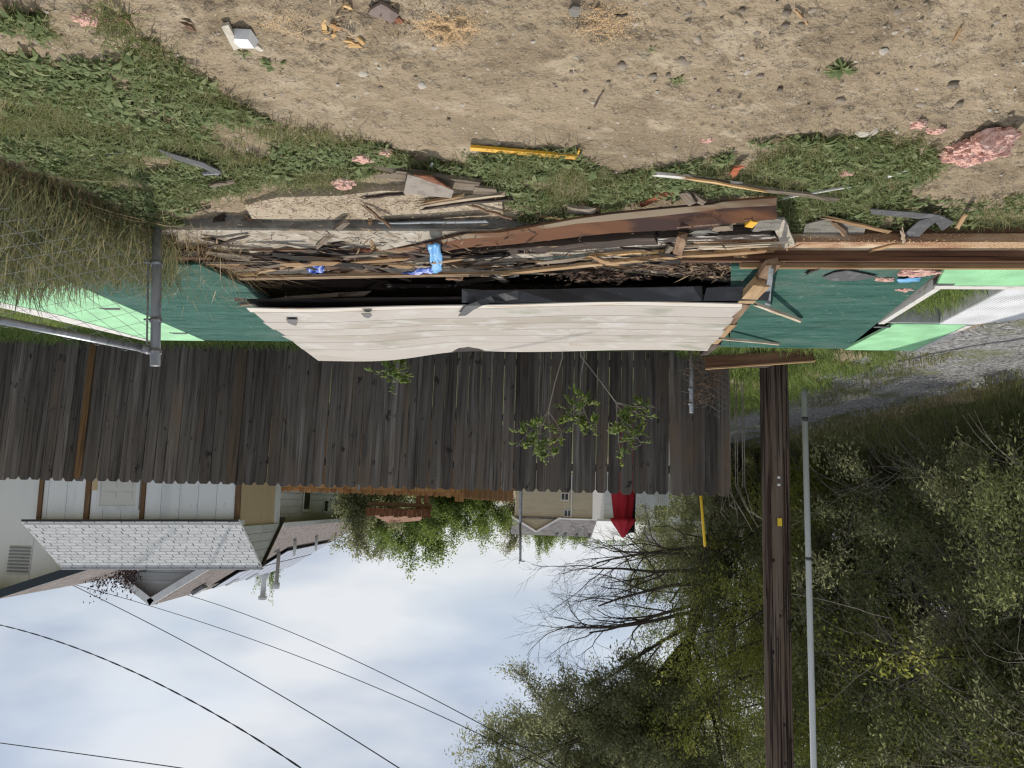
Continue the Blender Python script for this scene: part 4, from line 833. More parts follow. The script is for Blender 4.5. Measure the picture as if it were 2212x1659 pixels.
P = S(-2.0, .35, 0); chips('wood_chips', P.x, P.y, .45, .22, 330, .002, .010, m_chips, 'bits of sawdust and chips on the dark green sheet', z0=ZS + .002, zj=.001)
P = S(-2.9, -.13, 0); chips('sawdust', P.x, P.y, .6, .03, 900, .002, .007, m_sd, 'sawdust lying on the sill ledge', z0=.106, zj=.003, aspect=.5)
wg = 'loose wood offcuts on the dirt near the broken tile'
for px, py in ((706, 45), (720, 47), (742, 90), (690, 75), (770, 80), (760, 22), (735, 65), (700, 84), (752, 98)):
    A = gp(px, py, .012); a = rnd.uniform(0, 6); l = rnd.uniform(.03, .06)
    plank('wood_offcut', A, A + V(math.cos(a) * l, math.sin(a) * l, .004), rnd.uniform(.012, .03), .008, m_fresh, 'small yellowish wood offcut on the dirt', 'offcut', wg, jag=(.008, .008), seg=2)
for px, py, px2, py2, lab in ((1720, 25, 1745, 60, 'thin tan stick on the open dirt'), (2060, 90, 2075, 62, 'forked pale wood splinter on the far dirt'), (1260, 15, 1295, 22, 'short white peg at the photo edge'), (1490, 700 * 0 + 190, 1560, 175, 'dry bent stalk on mid dirt'),
                              (1280, 235, 1302, 200, 'dry dark stalk on mid dirt above the yellow strip'), (1330, 35, 1350, 33, 'dark red chip beside the thin sawdust')):
    plank('stick', gp(px, py, .012), gp(px2, py2, .012), .008, .006, m_tanlum if 'dark' not in lab else m_dark, lab, 'stick', jag=(.02, .02), seg=3)
shard('dark_hole_stone', [(1228, 22), (1238, 14), (1252, 16), (1256, 28), (1245, 38), (1232, 35)], .012, .02, m_concg, 'dark clod of earth near the photo edge', 'clod')
for px, py, px2, py2, lab in ((240, 40, 282, 48, 'dark wet chip of board beside the pink tuft'), (485, 258, 535, 275, 'brown board scrap in the weeds'), (400, 58, 415, 62, 'grey bent chip alone on the dirt')):
    plank('scrap', gp(px, py, .02), gp(px2, py2, .02), .03, .01, m_mid, lab, 'scrap')

# ------------------------------------------------------------------ grass and weeds
def blades(name, pos, h, w, mat, lean=.35, curl=.5, kind='stuff', label=None, dirbias=None):
    """grass blades, three segments each; pos (N,3), h (N,), w (N,)"""
    n = len(pos); a = nr.uniform(0, 6.283, n); le = np.abs(nr.normal(0, lean, n)) + .05
    dx, dy = np.cos(a), np.sin(a)
    if dirbias is not None: dx = dx * .7 + dirbias[0]; dy = dy * .7 + dirbias[1]
    px_, py_ = -np.sin(a + nr.uniform(-.8, .8, n)), np.cos(a + nr.uniform(-.8, .8, n))
    vs = []
    for t, wf in ((0, 1.), (.4, .9), (.75, .6), (1., .05)):
        off = h * (le * t + curl * le * t * t * 1.2); up = h * (t - .35 * curl * le * t * t)
        cx_ = pos[:, 0] + dx * off; cy_ = pos[:, 1] + dy * off; cz_ = pos[:, 2] + up
        for s in (-1, 1): vs.append(np.stack([cx_ + s * px_ * w * wf * .5, cy_ + s * py_ * w * wf * .5, cz_], -1))
    vv = np.stack(vs, 1).reshape(-1, 3); f0 = np.array([(0, 1, 3, 2), (2, 3, 5, 4), (4, 5, 7, 6)])
    ff = (f0[None] + (np.arange(n) * 8)[:, None, None]).reshape(-1, 4)
    me = npmesh(vv, ff, mat); o = put(name, me)
    return tag(o, label, name.replace('_', ' ').split()[-1] if label else None, kind=kind)
def leaves(pos, dirv, L_, W_, mat, name, droop=.35, fold=.25):
    """pointed folded leaves: pos (N,3) base, dirv (N,3) unit, L_,W_ (N,)"""
    n = len(pos); up = np.array([0, 0, 1.]); side = np.cross(dirv, up); ln = np.linalg.norm(side, axis=1, keepdims=True); side = np.where(ln < 1e-3, np.array([[1., 0, 0]]), side / np.maximum(ln, 1e-3))
    side = side + nr.normal(0, .25, side.shape); nrm = np.cross(side, dirv)
    vs = []
    for t, wv in ((.0, .12), (.35, 1.), (.7, .75), (1., .0)):
        c = pos + dirv * (L_ * t)[:, None] - up * (L_ * droop * t * t)[:, None]
        if t in (0., 1.): vs.append(c)
        else:
            vs.append(c - side * (W_ * .5 * wv)[:, None] + nrm * (W_ * fold * wv)[:, None]); vs.append(c + side * (W_ * .5 * wv)[:, None] + nrm * (W_ * fold * wv)[:, None])
    vv = np.stack(vs, 1).reshape(-1, 3); f0 = np.array([(0, 2, 1, 0), (1, 2, 4, 3), (3, 4, 5, 3)])
    tri = np.array([(0, 2, 1), (1, 2, 4), (1, 4, 3), (3, 4, 5)]); ff = (tri[None] + (np.arange(n) * 6)[:, None, None]).reshape(-1, 3)
    return npmesh(vv, ff, mat)
def rosettes(name, centers, per, l0, l1, mat, label, z=None, wr=.34, el=(.02, .55)):
    n = len(centers) * per; ci = np.repeat(np.arange(len(centers)), per); c = centers[ci]
    a = nr.uniform(0, 6.283, n); e = nr.uniform(el[0], el[1], n); big = nr.uniform(.6, 1.25, len(centers))[ci]
    d = np.stack([np.cos(a) * np.cos(e), np.sin(a) * np.cos(e), np.sin(e)], -1); L_ = nr.uniform(l0, l1, n) * big
    pos = np.stack([c[:, 0] + nr.normal(0, .012, n), c[:, 1] + nr.normal(0, .012, n), (zg(c[:, 0], c[:, 1]) + .004) if z is None else np.full(n, z)], -1)
    pos[:, 2] += nr.uniform(0, .03, n) * big
    o = put(name, leaves(pos, d, L_, L_ * nr.uniform(wr * .7, wr * 1.3, n), mat, name)); return tag(o, label, 'weeds', kind='stuff')
G = lambda L: [gp(x, y, 0) for x, y in L]
W1 = G([(0, 0), (265, 0), (300, 50), (390, 120), (480, 190), (560, 250), (700, 280), (790, 300), (900, 340), (870, 372), (820, 365), (760, 408), (640, 402), (520, 415), (440, 420), (385, 470), (330, 470), (250, 420), (110, 365), (0, 330)])
W2 = G([(880, 352), (1010, 335), (1060, 322), (1245, 318), (1262, 345), (1330, 378), (1460, 350), (1560, 335), (1590, 300), (1700, 290), (1880, 285), (1990, 290), (2050, 350), (1990, 385), (1965, 430), (1810, 470), (1690, 490), (1680, 420), (1590, 405), (1500, 425), (1380, 420), (1320, 455), (1240, 480), (1130, 478), (1085, 420), (1080, 410), (960, 385), (860, 372)])
W3 = G([(1700, 425), (2060, 420), (2212, 410), (2212, 530), (1900, 540), (1690, 530)])
W4 = G([(2040, 300), (2090, 340), (2030, 370), (1990, 330)])
def patchy(poly, n, seed, lo, sc=2.6):
    c = scatter(poly, n); m_ = vn(c[:, 0] * sc + seed, c[:, 1] * sc * 1.6, seed) * .7 + vn(c[:, 0] * sc * 3, c[:, 1] * sc * 3, seed + 1) * .3; return c[m_ > lo]
c1 = patchy(W1, 3000, 51, .46, 3.8); c2 = patchy(W2, 2300, 53, .40, 3.8); c3 = patchy(W3, 650, 55, .40)
cw = np.concatenate([c1, c2, c3])
rosettes('weeds', cw, 10, .012, .040, m_weed, 'low broad-leaved weeds creeping over the dirt')
rosettes('weeds', cw[nr.random(len(cw)) < .14], 8, .035, .085, m_weed, 'larger jagged dandelion-like weeds among the low ones', wr=.26, el=(.05, .5))
gw = np.concatenate([patchy(W1, 19000, 57, .38, 3.8), patchy(W2, 12000, 59, .38, 3.8), patchy(W3, 4500, 61, .38)])
pos = np.column_stack([gw, zg(gw[:, 0], gw[:, 1])]); blades('weed_grass', pos, nr.uniform(.025, .085, len(pos)), nr.uniform(.0025, .005, len(pos)), m_grass, .7, .9, label='short green grass growing through the weeds')
for px, py, lab, s_ in ((592, 132, 'lone dark weed tuft beside the white chips', 1.), (527, 108, 'tiny weed sprout at the end of the white tile', .6), (1818, 140, 'spreading green weed alone on the far dirt', 1.25), (1462, 165, 'small grey-green weed alone in mid dirt', .8), (1712, 512, 'bushy green weed growing at the sill end', 1.5), (1410, 98, 'tiny flattened weed in mid dirt', .5)):
    P = gp(px, py, 0); n = int(26 * s_); c = np.repeat([[P.x, P.y]], n, 0); a = nr.uniform(0, 6.28, n); e = nr.uniform(.15, .8, n)
    d = np.stack([np.cos(a) * np.cos(e), np.sin(a) * np.cos(e), np.sin(e)], -1); L_ = nr.uniform(.035, .075, n) * s_
    o = put('weed_plant', leaves(np.column_stack([c, np.full(n, .004 + zgs(P.x, P.y))]), d, L_, L_ * .2, m_weed, 'w')); tag(o, lab, 'weed')
# tall grass on the low mound
T1 = G([(-160, 350), (0, 345), (110, 375), (250, 425), (385, 480), (392, 530), (300, 540), (-160, 540)])
c = scatter(T1, 7200); pos = np.column_stack([c, zg(c[:, 0], c[:, 1])]); h = nr.uniform(.13, .37, len(c)) * (.75 + .5 * vn(c[:, 0] * 3, c[:, 1] * 3, 63))
blades('tall_grass', pos, h, nr.uniform(.004, .009, len(c)), m_tall, .24, .8, label='tall uncut green grass in front of the chain-link fence')
c = scatter(T1, 2600); pos = np.column_stack([c, zg(c[:, 0], c[:, 1])]); blades('dry_grass', pos, nr.uniform(.05, .17, len(c)), nr.uniform(.0025, .006, len(c)), m_dry, .9, .9, label='dry brown thatch at the foot of the tall grass')
T2 = G([(375, 470), (440, 470), (490, 500), (520, 545), (480, 590), (380, 590)]); c = scatter(T2, 900); pos = np.column_stack([c, np.full(len(c), .05)]); blades('dry_straw', pos, nr.uniform(.08, .26, len(c)), nr.uniform(.002, .005, len(c)), m_dry, 1.3, .5, label='dry yellow straw spilling onto the heap')
# lawn strips beyond the fallen wall
def lawn(name, poly, n, h0, h1, mat, label, z=0., lean=.45):
    c = scatter(poly, n); c = c[vn(c[:, 0] * 2.2, c[:, 1] * 2.2, 71) > .22]; pos = np.column_stack([c, zg(c[:, 0], c[:, 1]) - .005]); return blades(name, pos, nr.uniform(h0, h1, len(c)), nr.uniform(.006, .013, len(c)), mat, lean, .7, label=label)
lawn('lawn_grass', [(2.2, 7.25), (7.2, 7.9), (7.2, 9.85), (2.0, 9.55), (1.2, 8.2)], 12000, .06, .17, m_lawn, 'bright green grass between fallen wall and board fence')
lawn('lawn_grass', [(3.75, 4.9), (5.6, 4.9), (7.2, 7.9), (3.95, 7.2)], 7000, .05, .14, m_lawn, 'green grass beyond the chain-link fence')
lawn('lawn_grass', [(-1.6, 6.95), (-3.55, 6.75), (-4.0, 8.0), (-4.1, 9.8), (-3.9, 12.6), (-2.9, 13.0), (-2.0, 9.2)], 13000, .06, .20, m_lawn, 'sunlit green grass round the utility pole')
lawn('lawn_grass', [(-2.9, 12), (-3.9, 12), (-3.9, 22), (-2.9, 22)], 3500, .10, .25, m_bank, 'olive grass along the lane behind the fence end')
lawn('bank_grass', [(-5.55, 5.5), (-7.6, 5.5), (-8.4, 14), (-7.6, 21), (-5.4, 21)], 24000, .07, .20, m_bank, 'dull olive grass on the bank beyond the gravel lane')
lawn('lane_grass', [(-3.7, 7.6), (-4.6, 7.6), (-4.9, 11.5), (-4.2, 13), (-3.8, 13)], 3600, .04, .11, m_bank, 'sparse grass patches growing in the gravel lane')
c = scatter([(-3.05, 5.15), (-2.75, 5.15), (-2.78, 5.9), (-3.15, 5.9)], 100)
P_ = [S(-3.08, .5, 0), S(-2.71, .5, 0), S(-2.71, 1.3, 0), S(-3.08, 1.25, 0)]; c = scatter(P_, 900); pos = np.column_stack([c, np.full(len(c), .02)]); blades('lawn_grass', pos, nr.uniform(.08, .20, len(c)), nr.uniform(.005, .009, len(c)), m_lawn, .5, .7, label='grass showing through the window opening of the fallen wall')
c = scatter([(-1.7, 7.1), (2.2, 7.6), (2.2, 9.4), (-1.9, 9.1)], 260); rosettes('weeds', c, 12, .05, .13, m_weed, 'broad weeds in the shade under the board fence')
c = scatter(G([(1580, 765), (1720, 770), (1720, 830), (1580, 840)]), 150); rosettes('weeds', c, 12, .04, .10, m_lawn, 'broad weeds round the foot of the utility pole')
# pebble edging under the fence
eg = 'pebbles edging the green sheet under the fence'
for i in range(26):
    P = S(2.0 + rnd.uniform(-.35, .5), 2.45 + rnd.uniform(-.01, .09), 0); P.z = zgs(P.x, P.y) + .02; o = put('edging_pebble', rnd.choice(SM)); r = rnd.uniform(.014, .03); o.location = P; o.scale = (r, r, r * .7); tag(o, 'rounded pebble edging the far side of the green sheet', 'pebble', eg)

# ------------------------------------------------------------------ chain-link fences
def chainlink(name, A, U_, Vv, nu, nv, s, parent, mat, r=.0016, keep=None, wob=.0):
    """diamond mesh in the plane A + U_*u + Vv*v, zigzag wires"""
    b = MB()
    for i in range(nu):
        pts = []
        for j in range(nv + 1):
            u = i * s + (s / 2 if ((j + i) % 2) else -s / 2) * .98; v = j * s / 2
            if keep and not keep(u, v):
                if len(pts) > 1: b.tube(pts, r, 3, cap=False)
                pts = []; continue
            p = A + U_ * u + Vv * v
            if wob: p = p + V(wob * math.sin(u * 11 + v * 7), wob * math.sin(u * 5 + v * 13 + 1), 0)
            pts.append(p)
        if len(pts) > 1: b.tube(pts, r, 3, cap=False)
    return b.put(name, mat, parent, wc=True)
Pb, Pt = V(2.17, 4.42, -.05), dp(335, 790, 4.42)
clf = thing('chain_link_fence', 'grey chain-link fence end with post beside the tall grass', 'fence', (2.17, 4.42, 0))
MB().tube([Pb, Pt], .028, 16).put('post', m_galvd, clf, smooth=True, wc=True)
axp = (Pt - Pb).normalized()
for t in (.36, .72, .915):
    c_ = Pb.lerp(Pt, t); bnd = MB().tube([c_ - axp * .012, c_ + axp * .012], .035, 16).put('clamp_band', m_galv, clf, smooth=True, wc=True)
    MB().tube([c_ + V(.03, -.015, 0), c_ + V(.062, -.02, 0)], .006, 6).put('clamp_bolt', m_galv, bnd, smooth=True)
Rt0 = Pb.lerp(Pt, .915) + V(.03, 0, -.01); Rt1 = dp(-120, 668, 3.75)
MB().tube([Rt0, Rt1], .021, 14).put('top_rail', m_galv, clf, smooth=True, wc=True)
MB().tube([Rt0 - V(.004, 0, 0), Rt0 + (Rt1 - Rt0).normalized() * .05], .026, 12).put('rail_cup', m_galvd, clf, smooth=True, wc=True)
Ud = (Rt1 - Rt0).normalized(); Vd = V(0, 0, 1)
A_ = Rt0 + V(.03, 0, 0) - Vd * .86
chainlink('wire_mesh', A_, Ud, Vd, 20, 24, .074, clf, m_wire, .0027)
bar = MB().tube([Pb.lerp(Pt, .05) + V(.05, 0, 0), Pb.lerp(Pt, .93) + V(.05, 0, 0)], .006, 6).put('tension_bar', m_galv, clf, wc=True)
# broken remnant by the utility pole
q0 = dp(1489, 760, 7.9); q1 = dp(1494, 892, 7.9)
clr = thing('chain_link_remnant', 'short steel post with torn chain-link mesh and dead vine before the fence', 'fence', (q0.x, 7.9, -.1))
MB().tube([V(q1.x, 7.9, -.25), q1], .023, 12).put('post', m_galv, clr, smooth=True, wc=True)
for t in (840, 872):
    c_ = dp(1492, t, 7.9); MB().tube([c_ - V(0, 0, .012), c_ + V(0, 0, .012)], .027, 12).put('clamp_band', m_galv, clr, smooth=True, wc=True)
chainlink('torn_mesh', V(q1.x - .03, 7.88, .02), V(-1, .12, 0).normalized(), V(-.06, 0, 1).normalized(), 6, 24, .066, clr, m_wire, .003, keep=lambda u, v: v < .80 - .25 * math.sin(u * 14) ** 2 and u > -.02, wob=.012)
b = MB()
for i in range(150):
    p = V(q1.x - rnd.uniform(.02, .30), 7.84 + rnd.uniform(-.05, .08), rnd.uniform(.0, .5)); pts = [p]
    d = V(rnd.uniform(-1, 1), rnd.uniform(-.4, .4), rnd.uniform(-.6, 1))
    for j in range(4): d = (d + V(rnd.uniform(-1, 1), rnd.uniform(-.6, .6), rnd.uniform(-1, 1)) * .8).normalized(); pts.append(pts[-1] + d * .05)
    b.tube(pts, .0022, 3, cap=False)
m_vine = MAT('dead_vine', (.17, .11, .07), rough=.9); b.put('dead_vine', m_vine, clr, wc=True)

# ------------------------------------------------------------------ utility pole, conduit, guy wire, cables
PX, PY = -3.02, 8.75
pole = thing('utility_pole', 'thick brown creosoted wooden utility pole at the lane edge', 'pole', (PX, PY, -.1))
n_s = 44; hs = [(-.3 + i * .16) for i in range(70)]; vv = []; ff = []
for i, z in enumerate(hs):
    for j in range(n_s):
        a = 2 * math.pi * j / n_s; crack = .016 * float(vn([j * 1.0], [z * .22], 81)[0] - .5) + .008 * float(vn([j * .5 + 9], [z * 1.2], 82)[0] - .5); crack -= .014 * (vn([j * 1.0], [z * .3 + 40], 83)[0] > .84)
        r = .156 - .0045 * z + crack; vv.append((PX + r * math.cos(a) + .004 * z, PY + r * math.sin(a), z))
for i in range(len(hs) - 1):
    for j in range(n_s): q = i * n_s; ff.append((q + j, q + (j + 1) % n_s, q + n_s + (j + 1) % n_s, q + n_s + j))
worldchild('pole_shaft', mesh(vv, ff, m_pole, True), pole)
for i in range(16):
    a = rnd.uniform(-2.7, -.5); z = rnd.uniform(.4, 4.8); r = .153 - .0045 * z; kb = bmesh.new(); bmesh.ops.create_uvsphere(kb, u_segments=10, v_segments=6, radius=1.)
    me = bpy.data.meshes.new('mesh'); kb.to_mesh(me); kb.free(); me.materials.append(m_black)
    worldchild('knot', me, pole, Matrix.Translation((PX + r * math.cos(a) + .004 * z, PY + r * math.sin(a), z)) @ Matrix.Rotation(a, 4, 'Z') @ Matrix.Diagonal((.009, .016, .026, 1)))
tg = dp(1684, 1128, PY - .165)
tgo = MB().box((tg.x - .023, tg.y - .012, tg.z - .043), (tg.x + .023, tg.y + .002, tg.z + .043)).put('number_tag', m_tagy, pole, wc=True)
for i, ch in enumerate('UIO'):
    me = textmesh(ch, .030, m_ink); o = worldchild('tag_letter', me, tgo, Matrix.Translation((tg.x, tg.y - .0145, tg.z + .027 - .027 * i)) @ Matrix.Rotation(math.pi / 2, 4, 'X'))
    o.matrix_parent_inverse = Matrix.Translation(pole.location).inverted()
for py in (1031, 1047):
    p = dp(1683, py, PY - .17); MB().tube([p, p + V(0, .06, 0)], [.016, .012], 10).put('white_bolt', m_white, pole, smooth=True, wc=True)
cx0 = dp(1737, 845, 10.0)
con = thing('conduit_pole', 'slim grey plastic conduit standing beside the utility pole', 'conduit', (cx0.x, 10.0, -.1))
ct = dp(1758, 1659, 10.0)
dv = (ct - cx0); MB().tube([cx0 - dv * .12, ct + dv * .5], .037, 14).put('pipe', m_pvc, con, smooth=True, wc=True)
for py, hh in ((910, .03), (1222, .02)):
    f = (py - 845) / (1659 - 845.); c_ = cx0.lerp(ct, f); MB().tube([c_ - V(0, 0, hh), c_ + V(0, 0, hh)], .040, 14).put('tape_band', m_rubber, con, smooth=True, wc=True)
gy0, gy1, gyt = dp(1513, 1060, 11.0), dp(1523, 1180, 10.8), V(PX + .1, PY + .1, 9.6)
guy = thing('guy_wire', 'guy wire with a bright yellow guard tube behind the fence end', 'guy wire', (gy0.x, 11.2, -.3))
MB().tube([gy0 - (gy1 - gy0) * 1.2, gy1], .018, 10).put('guard_tube', m_yelbright, guy, smooth=True, wc=True)
MB().tube([gy0 - (gy1 - gy0) * 1.6, gy1, gyt], .005, 5).put('wire', m_cable, guy, smooth=True, wc=True)
def cable(pts, r, label, twist=False):
    P = np.array([tuple(dp(*p)) for p in pts]); d_ = np.concatenate([[0], np.cumsum(np.linalg.norm(np.diff(P, axis=0), axis=1))]); d_ /= d_[-1]
    cf_ = [np.polyfit(d_, P[:, i], 3) for i in range(3)]; tt = np.linspace(0, 1, 60)     # smooth hanging curve through the measured points
    out = [V(*[float(np.polyval(c_, t)) for c_ in cf_]) for t in tt]
    if twist:
        o = thing('power_cable', label, 'cable', out[0])
        for ph in (0, math.pi):
            dense = []; L_ = 0.
            for a, b_ in zip(out, out[1:]):
                for s in range(5): dense.append(a.lerp(b_, s / 5))
            q = []
            for i, p in enumerate(dense):
                if i: L_ += (p - dense[i - 1]).length
                an = L_ * 5 + ph; q.append(p + V(0, math.cos(an), math.sin(an)) * r * 1.1)
            MB().tube(q, r, 5).put('strand', m_cable, o, smooth=True, wc=True)
        return o
    return tag(MB().tube(out, r, 5).put('power_cable', m_cable, smooth=True), label, 'cable')
cable([(-160, 1120, 30), (0, 1197, 27), (150, 1255, 25), (714, 1566, 17), (855, 1659, 15), (1300, 1960, 11)], .011, 'thin power cable, second lowest, crossing the grey house gable')
cable([(-160, 1195, 30), (0, 1230, 28), (338, 1308, 24), (756, 1466, 19), (1150, 1640, 15), (1700, 1960, 10)], .009, 'thin power cable touching the peak of the grey gable')
cable([(60, 1238, 28), (200, 1244, 26), (417, 1290, 23), (756, 1420, 18.5), (1185, 1645, 14.5), (1700, 1960, 9.6)], .009, 'lowest thin power cable crossing over the solar roof')
cable([(-160, 1328, 24), (0, 1355, 22), (137, 1389, 20), (273, 1440, 18.5), (505, 1566, 16), (645, 1659, 14.5), (1000, 1930, 11)], .0085, 'thick twisted service cable, the wavy one', True)
cable([(-160, 1584, 22), (0, 1605, 20), (390, 1659, 17), (900, 1740, 13)], .011, 'uppermost thick cable at the photo corner')

# ------------------------------------------------------------------ white shed with shingle roof
shed = thing('white_shed', 'white garden shed with pale shingle roof behind the fence', 'shed', (4.5, 12.9, -.3), rot=(0, math.radians(-1.9), 0))
def part(name, mat, parent, *boxes):
    b = MB()
    for a, c in boxes: b.box(a, c)
    return b.put(name, mat, parent)
Hs, Wd, Ln = 2.43, 2.2, 3.34
bays = [(.09, 1.57), (1.65, 2.47), (2.57, 3.26)]
wallp = part('wall', m_shedwall, shed, ((.0, .03, 0), (Ln, .06, Hs)))
for u0, u1 in bays:
    u = u0
    while u < u1 - .05:
        w = min(.305, u1 - u); part('wall_panel', m_shedwall, wallp, ((u + .003, .0, 0), (u + w - .003, .029, Hs - .004))); u += w
for u, w, mt in ((.0, .085, m_batten), (1.575, .07, m_batten), (2.48, .085, m_batten), (3.265, .07, m_batten)):
    part('corner_trim', mt, shed, ((u, -.02, 0), (u + w, .028, Hs)))
part('wall_patch', m_tanwall, shed, ((2.36, -.014, 0), (2.466, -.002, 1.85)))
dr = part('door', m_soffit, shed, ((1.71, -.03, .0), (2.31, -.004, 2.1)))
part('door_frame', m_white, dr, ((1.66, -.04, .0), (1.715, -.0, 2.17)), ((2.305, -.04, .0), (2.355, -.0, 2.17)), ((1.716, -.04, 2.1), (2.304, -.0, 2.17)))
for ux in (1.78, 2.05):
    for z0, z1 in ((.25, .95), (1.05, 1.55), (1.68, 1.80), (1.88, 1.99)):
        part('door_panel', m_soffit, dr, ((ux, -.038, z0), (ux + .19, -.031, z1)))
part('gutter_board', m_soffit, shed, ((-.1, -.16, Hs - .10), (Ln + .1, -.02, Hs - .02)))
part('end_wall', m_tanwall, shed, ((-.005, .03, 0), (.02, 1.88, Hs)))
part('end_wall_trim', m_white, shed, ((-.02, 1.88, 0), (.02, 2.2, Hs)))
part('back_wall', m_shedwall, shed, ((.02, 2.17, 0), (Ln, 2.2, Hs)))
part('end_wall_far', m_shedwall, shed, ((Ln - .02, .06, 0), (Ln, 2.17, Hs)))
rz, ry = 3.20, 1.1
gab = MB().add([(-.02, 0, Hs), (-.02, Wd, Hs), (-.02, ry, rz - .07), (.01, 0, Hs), (.01, Wd, Hs), (.01, ry, rz - .07)], [(0, 2, 1), (3, 4, 5), (0, 1, 4, 3), (1, 2, 5, 4), (2, 0, 3, 5)]).put('gable', m_peel, shed)
for i in range(5):
    z0 = Hs + .01 + i * .145; z1 = z0 + .138; f0 = (z0 - Hs) / (rz - .07 - Hs); f1 = min(1, (z1 - Hs) / (rz - .07 - Hs)); y0, y1 = ry * f0, Wd - (Wd - ry) * f0; y2, y3 = ry * f1, Wd - (Wd - ry) * f1
    for a, b_, c, d in (((y0, z0), (1.09, z0), (1.09, z1), (min(y2, 1.09), z1)), ((1.11, z0), (y1, z0), (max(y3, 1.11), z1), (1.11, z1))):
        q = [a, b_, c, d]; MB().add([(-.035, y, z) for y, z in q] + [(-.021, y, z) for y, z in q], [(0, 3, 2, 1), (4, 5, 6, 7), (0, 1, 5, 4), (1, 2, 6, 5), (2, 3, 7, 6), (3, 0, 4, 7)]).put('gable_plank', m_peel, gab)
sl = math.hypot(ry + .2, rz - Hs + .08); ex_, ez_ = (ry + .2) / sl, (rz - Hs + .08) / sl
roof = MB().add([(-.07, -.2, Hs - .08), (Ln + .12, -.2, Hs - .08), (Ln + .12, ry, rz), (-.07, ry, rz), (-.07, Wd + .2, Hs - .08), (Ln + .12, Wd + .2, Hs - .08),
     (-.07, -.2, Hs - .11), (Ln + .12, -.2, Hs - .11), (Ln + .12, ry, rz - .03), (-.07, ry, rz - .03), (-.07, Wd + .2, Hs - .11), (Ln + .12, Wd + .2, Hs - .11)],
     [(0, 1, 2, 3), (3, 2, 5, 4), (6, 9, 8, 7), (9, 10, 11, 8), (0, 6, 7, 1), (4, 5, 11, 10), (0, 3, 9, 6), (3, 4, 10, 9), (1, 7, 8, 2), (2, 8, 11, 5)]).put('roof', m_under, shed)
sm = MB().box((.006, 0, 0), (.212, .108, .007)).mesh(m_shingle); hm_ = {}
def part_shingle(a, b):
    kq = (round(a, 2), round(b, 2))
    if kq not in hm_: hm_[kq] = MB().box((kq[0], 0, 0), (kq[1], .108, .007)).mesh(m_shingle)
    return hm_[kq]
Rm = Matrix.Rotation(math.atan2(ez_, ex_), 4, 'X')
for rI in range(16):
    y_s = rI * (sl - .03) / 16
    off = -.12 + (.109 if rI % 2 else 0) + .03 * ((rI * 7) % 3); u = off - .218
    while u < Ln + .11:
        lo_, hi_ = max(.006, -.08 - u), min(.212, Ln + .12 - u)
        if hi_ - lo_ > .02:
            me = sm if hi_ - lo_ > .204 else part_shingle(lo_, hi_)
            if not (rnd.random() < .003):
                o = put('shingle', me, roof); o.matrix_basis = Matrix.Translation((u, -.2, Hs - .08)) @ Rm @ Matrix.Translation((0, y_s, .002)) @ Matrix.Rotation(-.035 + rnd.uniform(-.01, .01), 4, 'X')
                o.matrix_basis = o.matrix_basis @ Matrix.Translation((rnd.uniform(-.003, .003), rnd.uniform(-.004, .004), .004))
        u += .218
for sgn in (1,):
    part_ = MB().tube([(-.075, -.22, Hs - .10), (-.075, ry, rz - .01)], .016, 4).put('rake_trim', m_peel, roof); MB().tube([(-.075, Wd + .22, Hs - .10), (-.075, ry, rz - .01)], .012, 4).put('rake_trim', m_batten, roof)
MB().box((-.08, ry - .05, rz - .005), (Ln + .12, ry + .05, rz + .02)).put('ridge_cap', m_shingle, roof)

# ------------------------------------------------------------------ white building with dark fascia (photo corner)
wb = thing('white_building', 'larger white building with dark slate fascia at the photo corner', 'building', (9.67, 15.6, -.3))
X0, X1, XP, ZP = -2.7, 4.4, 0.0, 4.02
def zr(x): return ZP - .36 * abs(x - XP)
b = MB(); pr = [(X0, 0), (X1, 0), (X1, zr(X1)), (XP, ZP), (X0, zr(X0))]
b.add([(x, 0, z) for x, z in pr] + [(x, 5, z) for x, z in pr], [(0, 1, 2, 3, 4), (9, 8, 7, 6, 5), (0, 5, 6, 1), (1, 6, 7, 2), (4, 9, 5, 0)]); wbw = b.put('wall', m_wallshed2, wb)
x = X0
while x < X1 - .1:
    w = min(1.2, X1 - x); za, zb = zr(x + .005) - .02, zr(x + w - .005) - .02; pts = [(x + .005, 0), (x + w - .005, 0), (x + w - .005, zb)] + ([(XP, ZP - .02)] if x < XP < x + w else []) + [(x + .005, za)]
    nn = len(pts); MB().add([(px_, -.012, z) for px_, z in pts] + [(px_, -.001, z) for px_, z in pts], [tuple(range(nn)), tuple(range(nn, 2*nn))[::-1]] + [(i, nn + i, nn + (i + 1) % nn, (i + 1) % nn) for i in range(nn)]).put('wall_panel', m_wallshed2, wbw); x += w
lv = part('louvre_vent', m_soffit, wb, ((-.28, -.02, 3.05), (.16, -.012, 3.62)))
for i in range(8): part('slat', m_galvd, lv, ((-.26, -.05, 3.08 + i * .065), (.14, -.021, 3.11 + i * .065)))
for s_, xe in ((-1, X0 - .35), (1, X1 + .35)):
    q = [V(XP, -.6, ZP + .02), V(xe, -.6, zr(xe) + .02), V(xe, 5.2, zr(xe) + .02), V(XP, 5.2, ZP + .02)]; rf = MB().slab(q, .03).put('roof', m_croof, wb)
    q2 = [p + V(0, .03, -.045) for p in q]; MB().slab(q2, .02).put('soffit', m_soffit, rf)
    q3 = [V(XP, -.63, ZP + .03), V(xe, -.63, zr(xe) + .03), V(xe, -.605, zr(xe) + .03), V(XP, -.605, ZP + .03)]; b = MB(); b.add([(p.x, p.y, p.z) for p in q3] + [(p.x, p.y, p.z - .17) for p in q3], [(0, 1, 2, 3), (7, 6, 5, 4), (0, 4, 5, 1), (1, 5, 6, 2), (2, 6, 7, 3), (3, 7, 4, 0)]); b.put('fascia', m_fascia, rf)

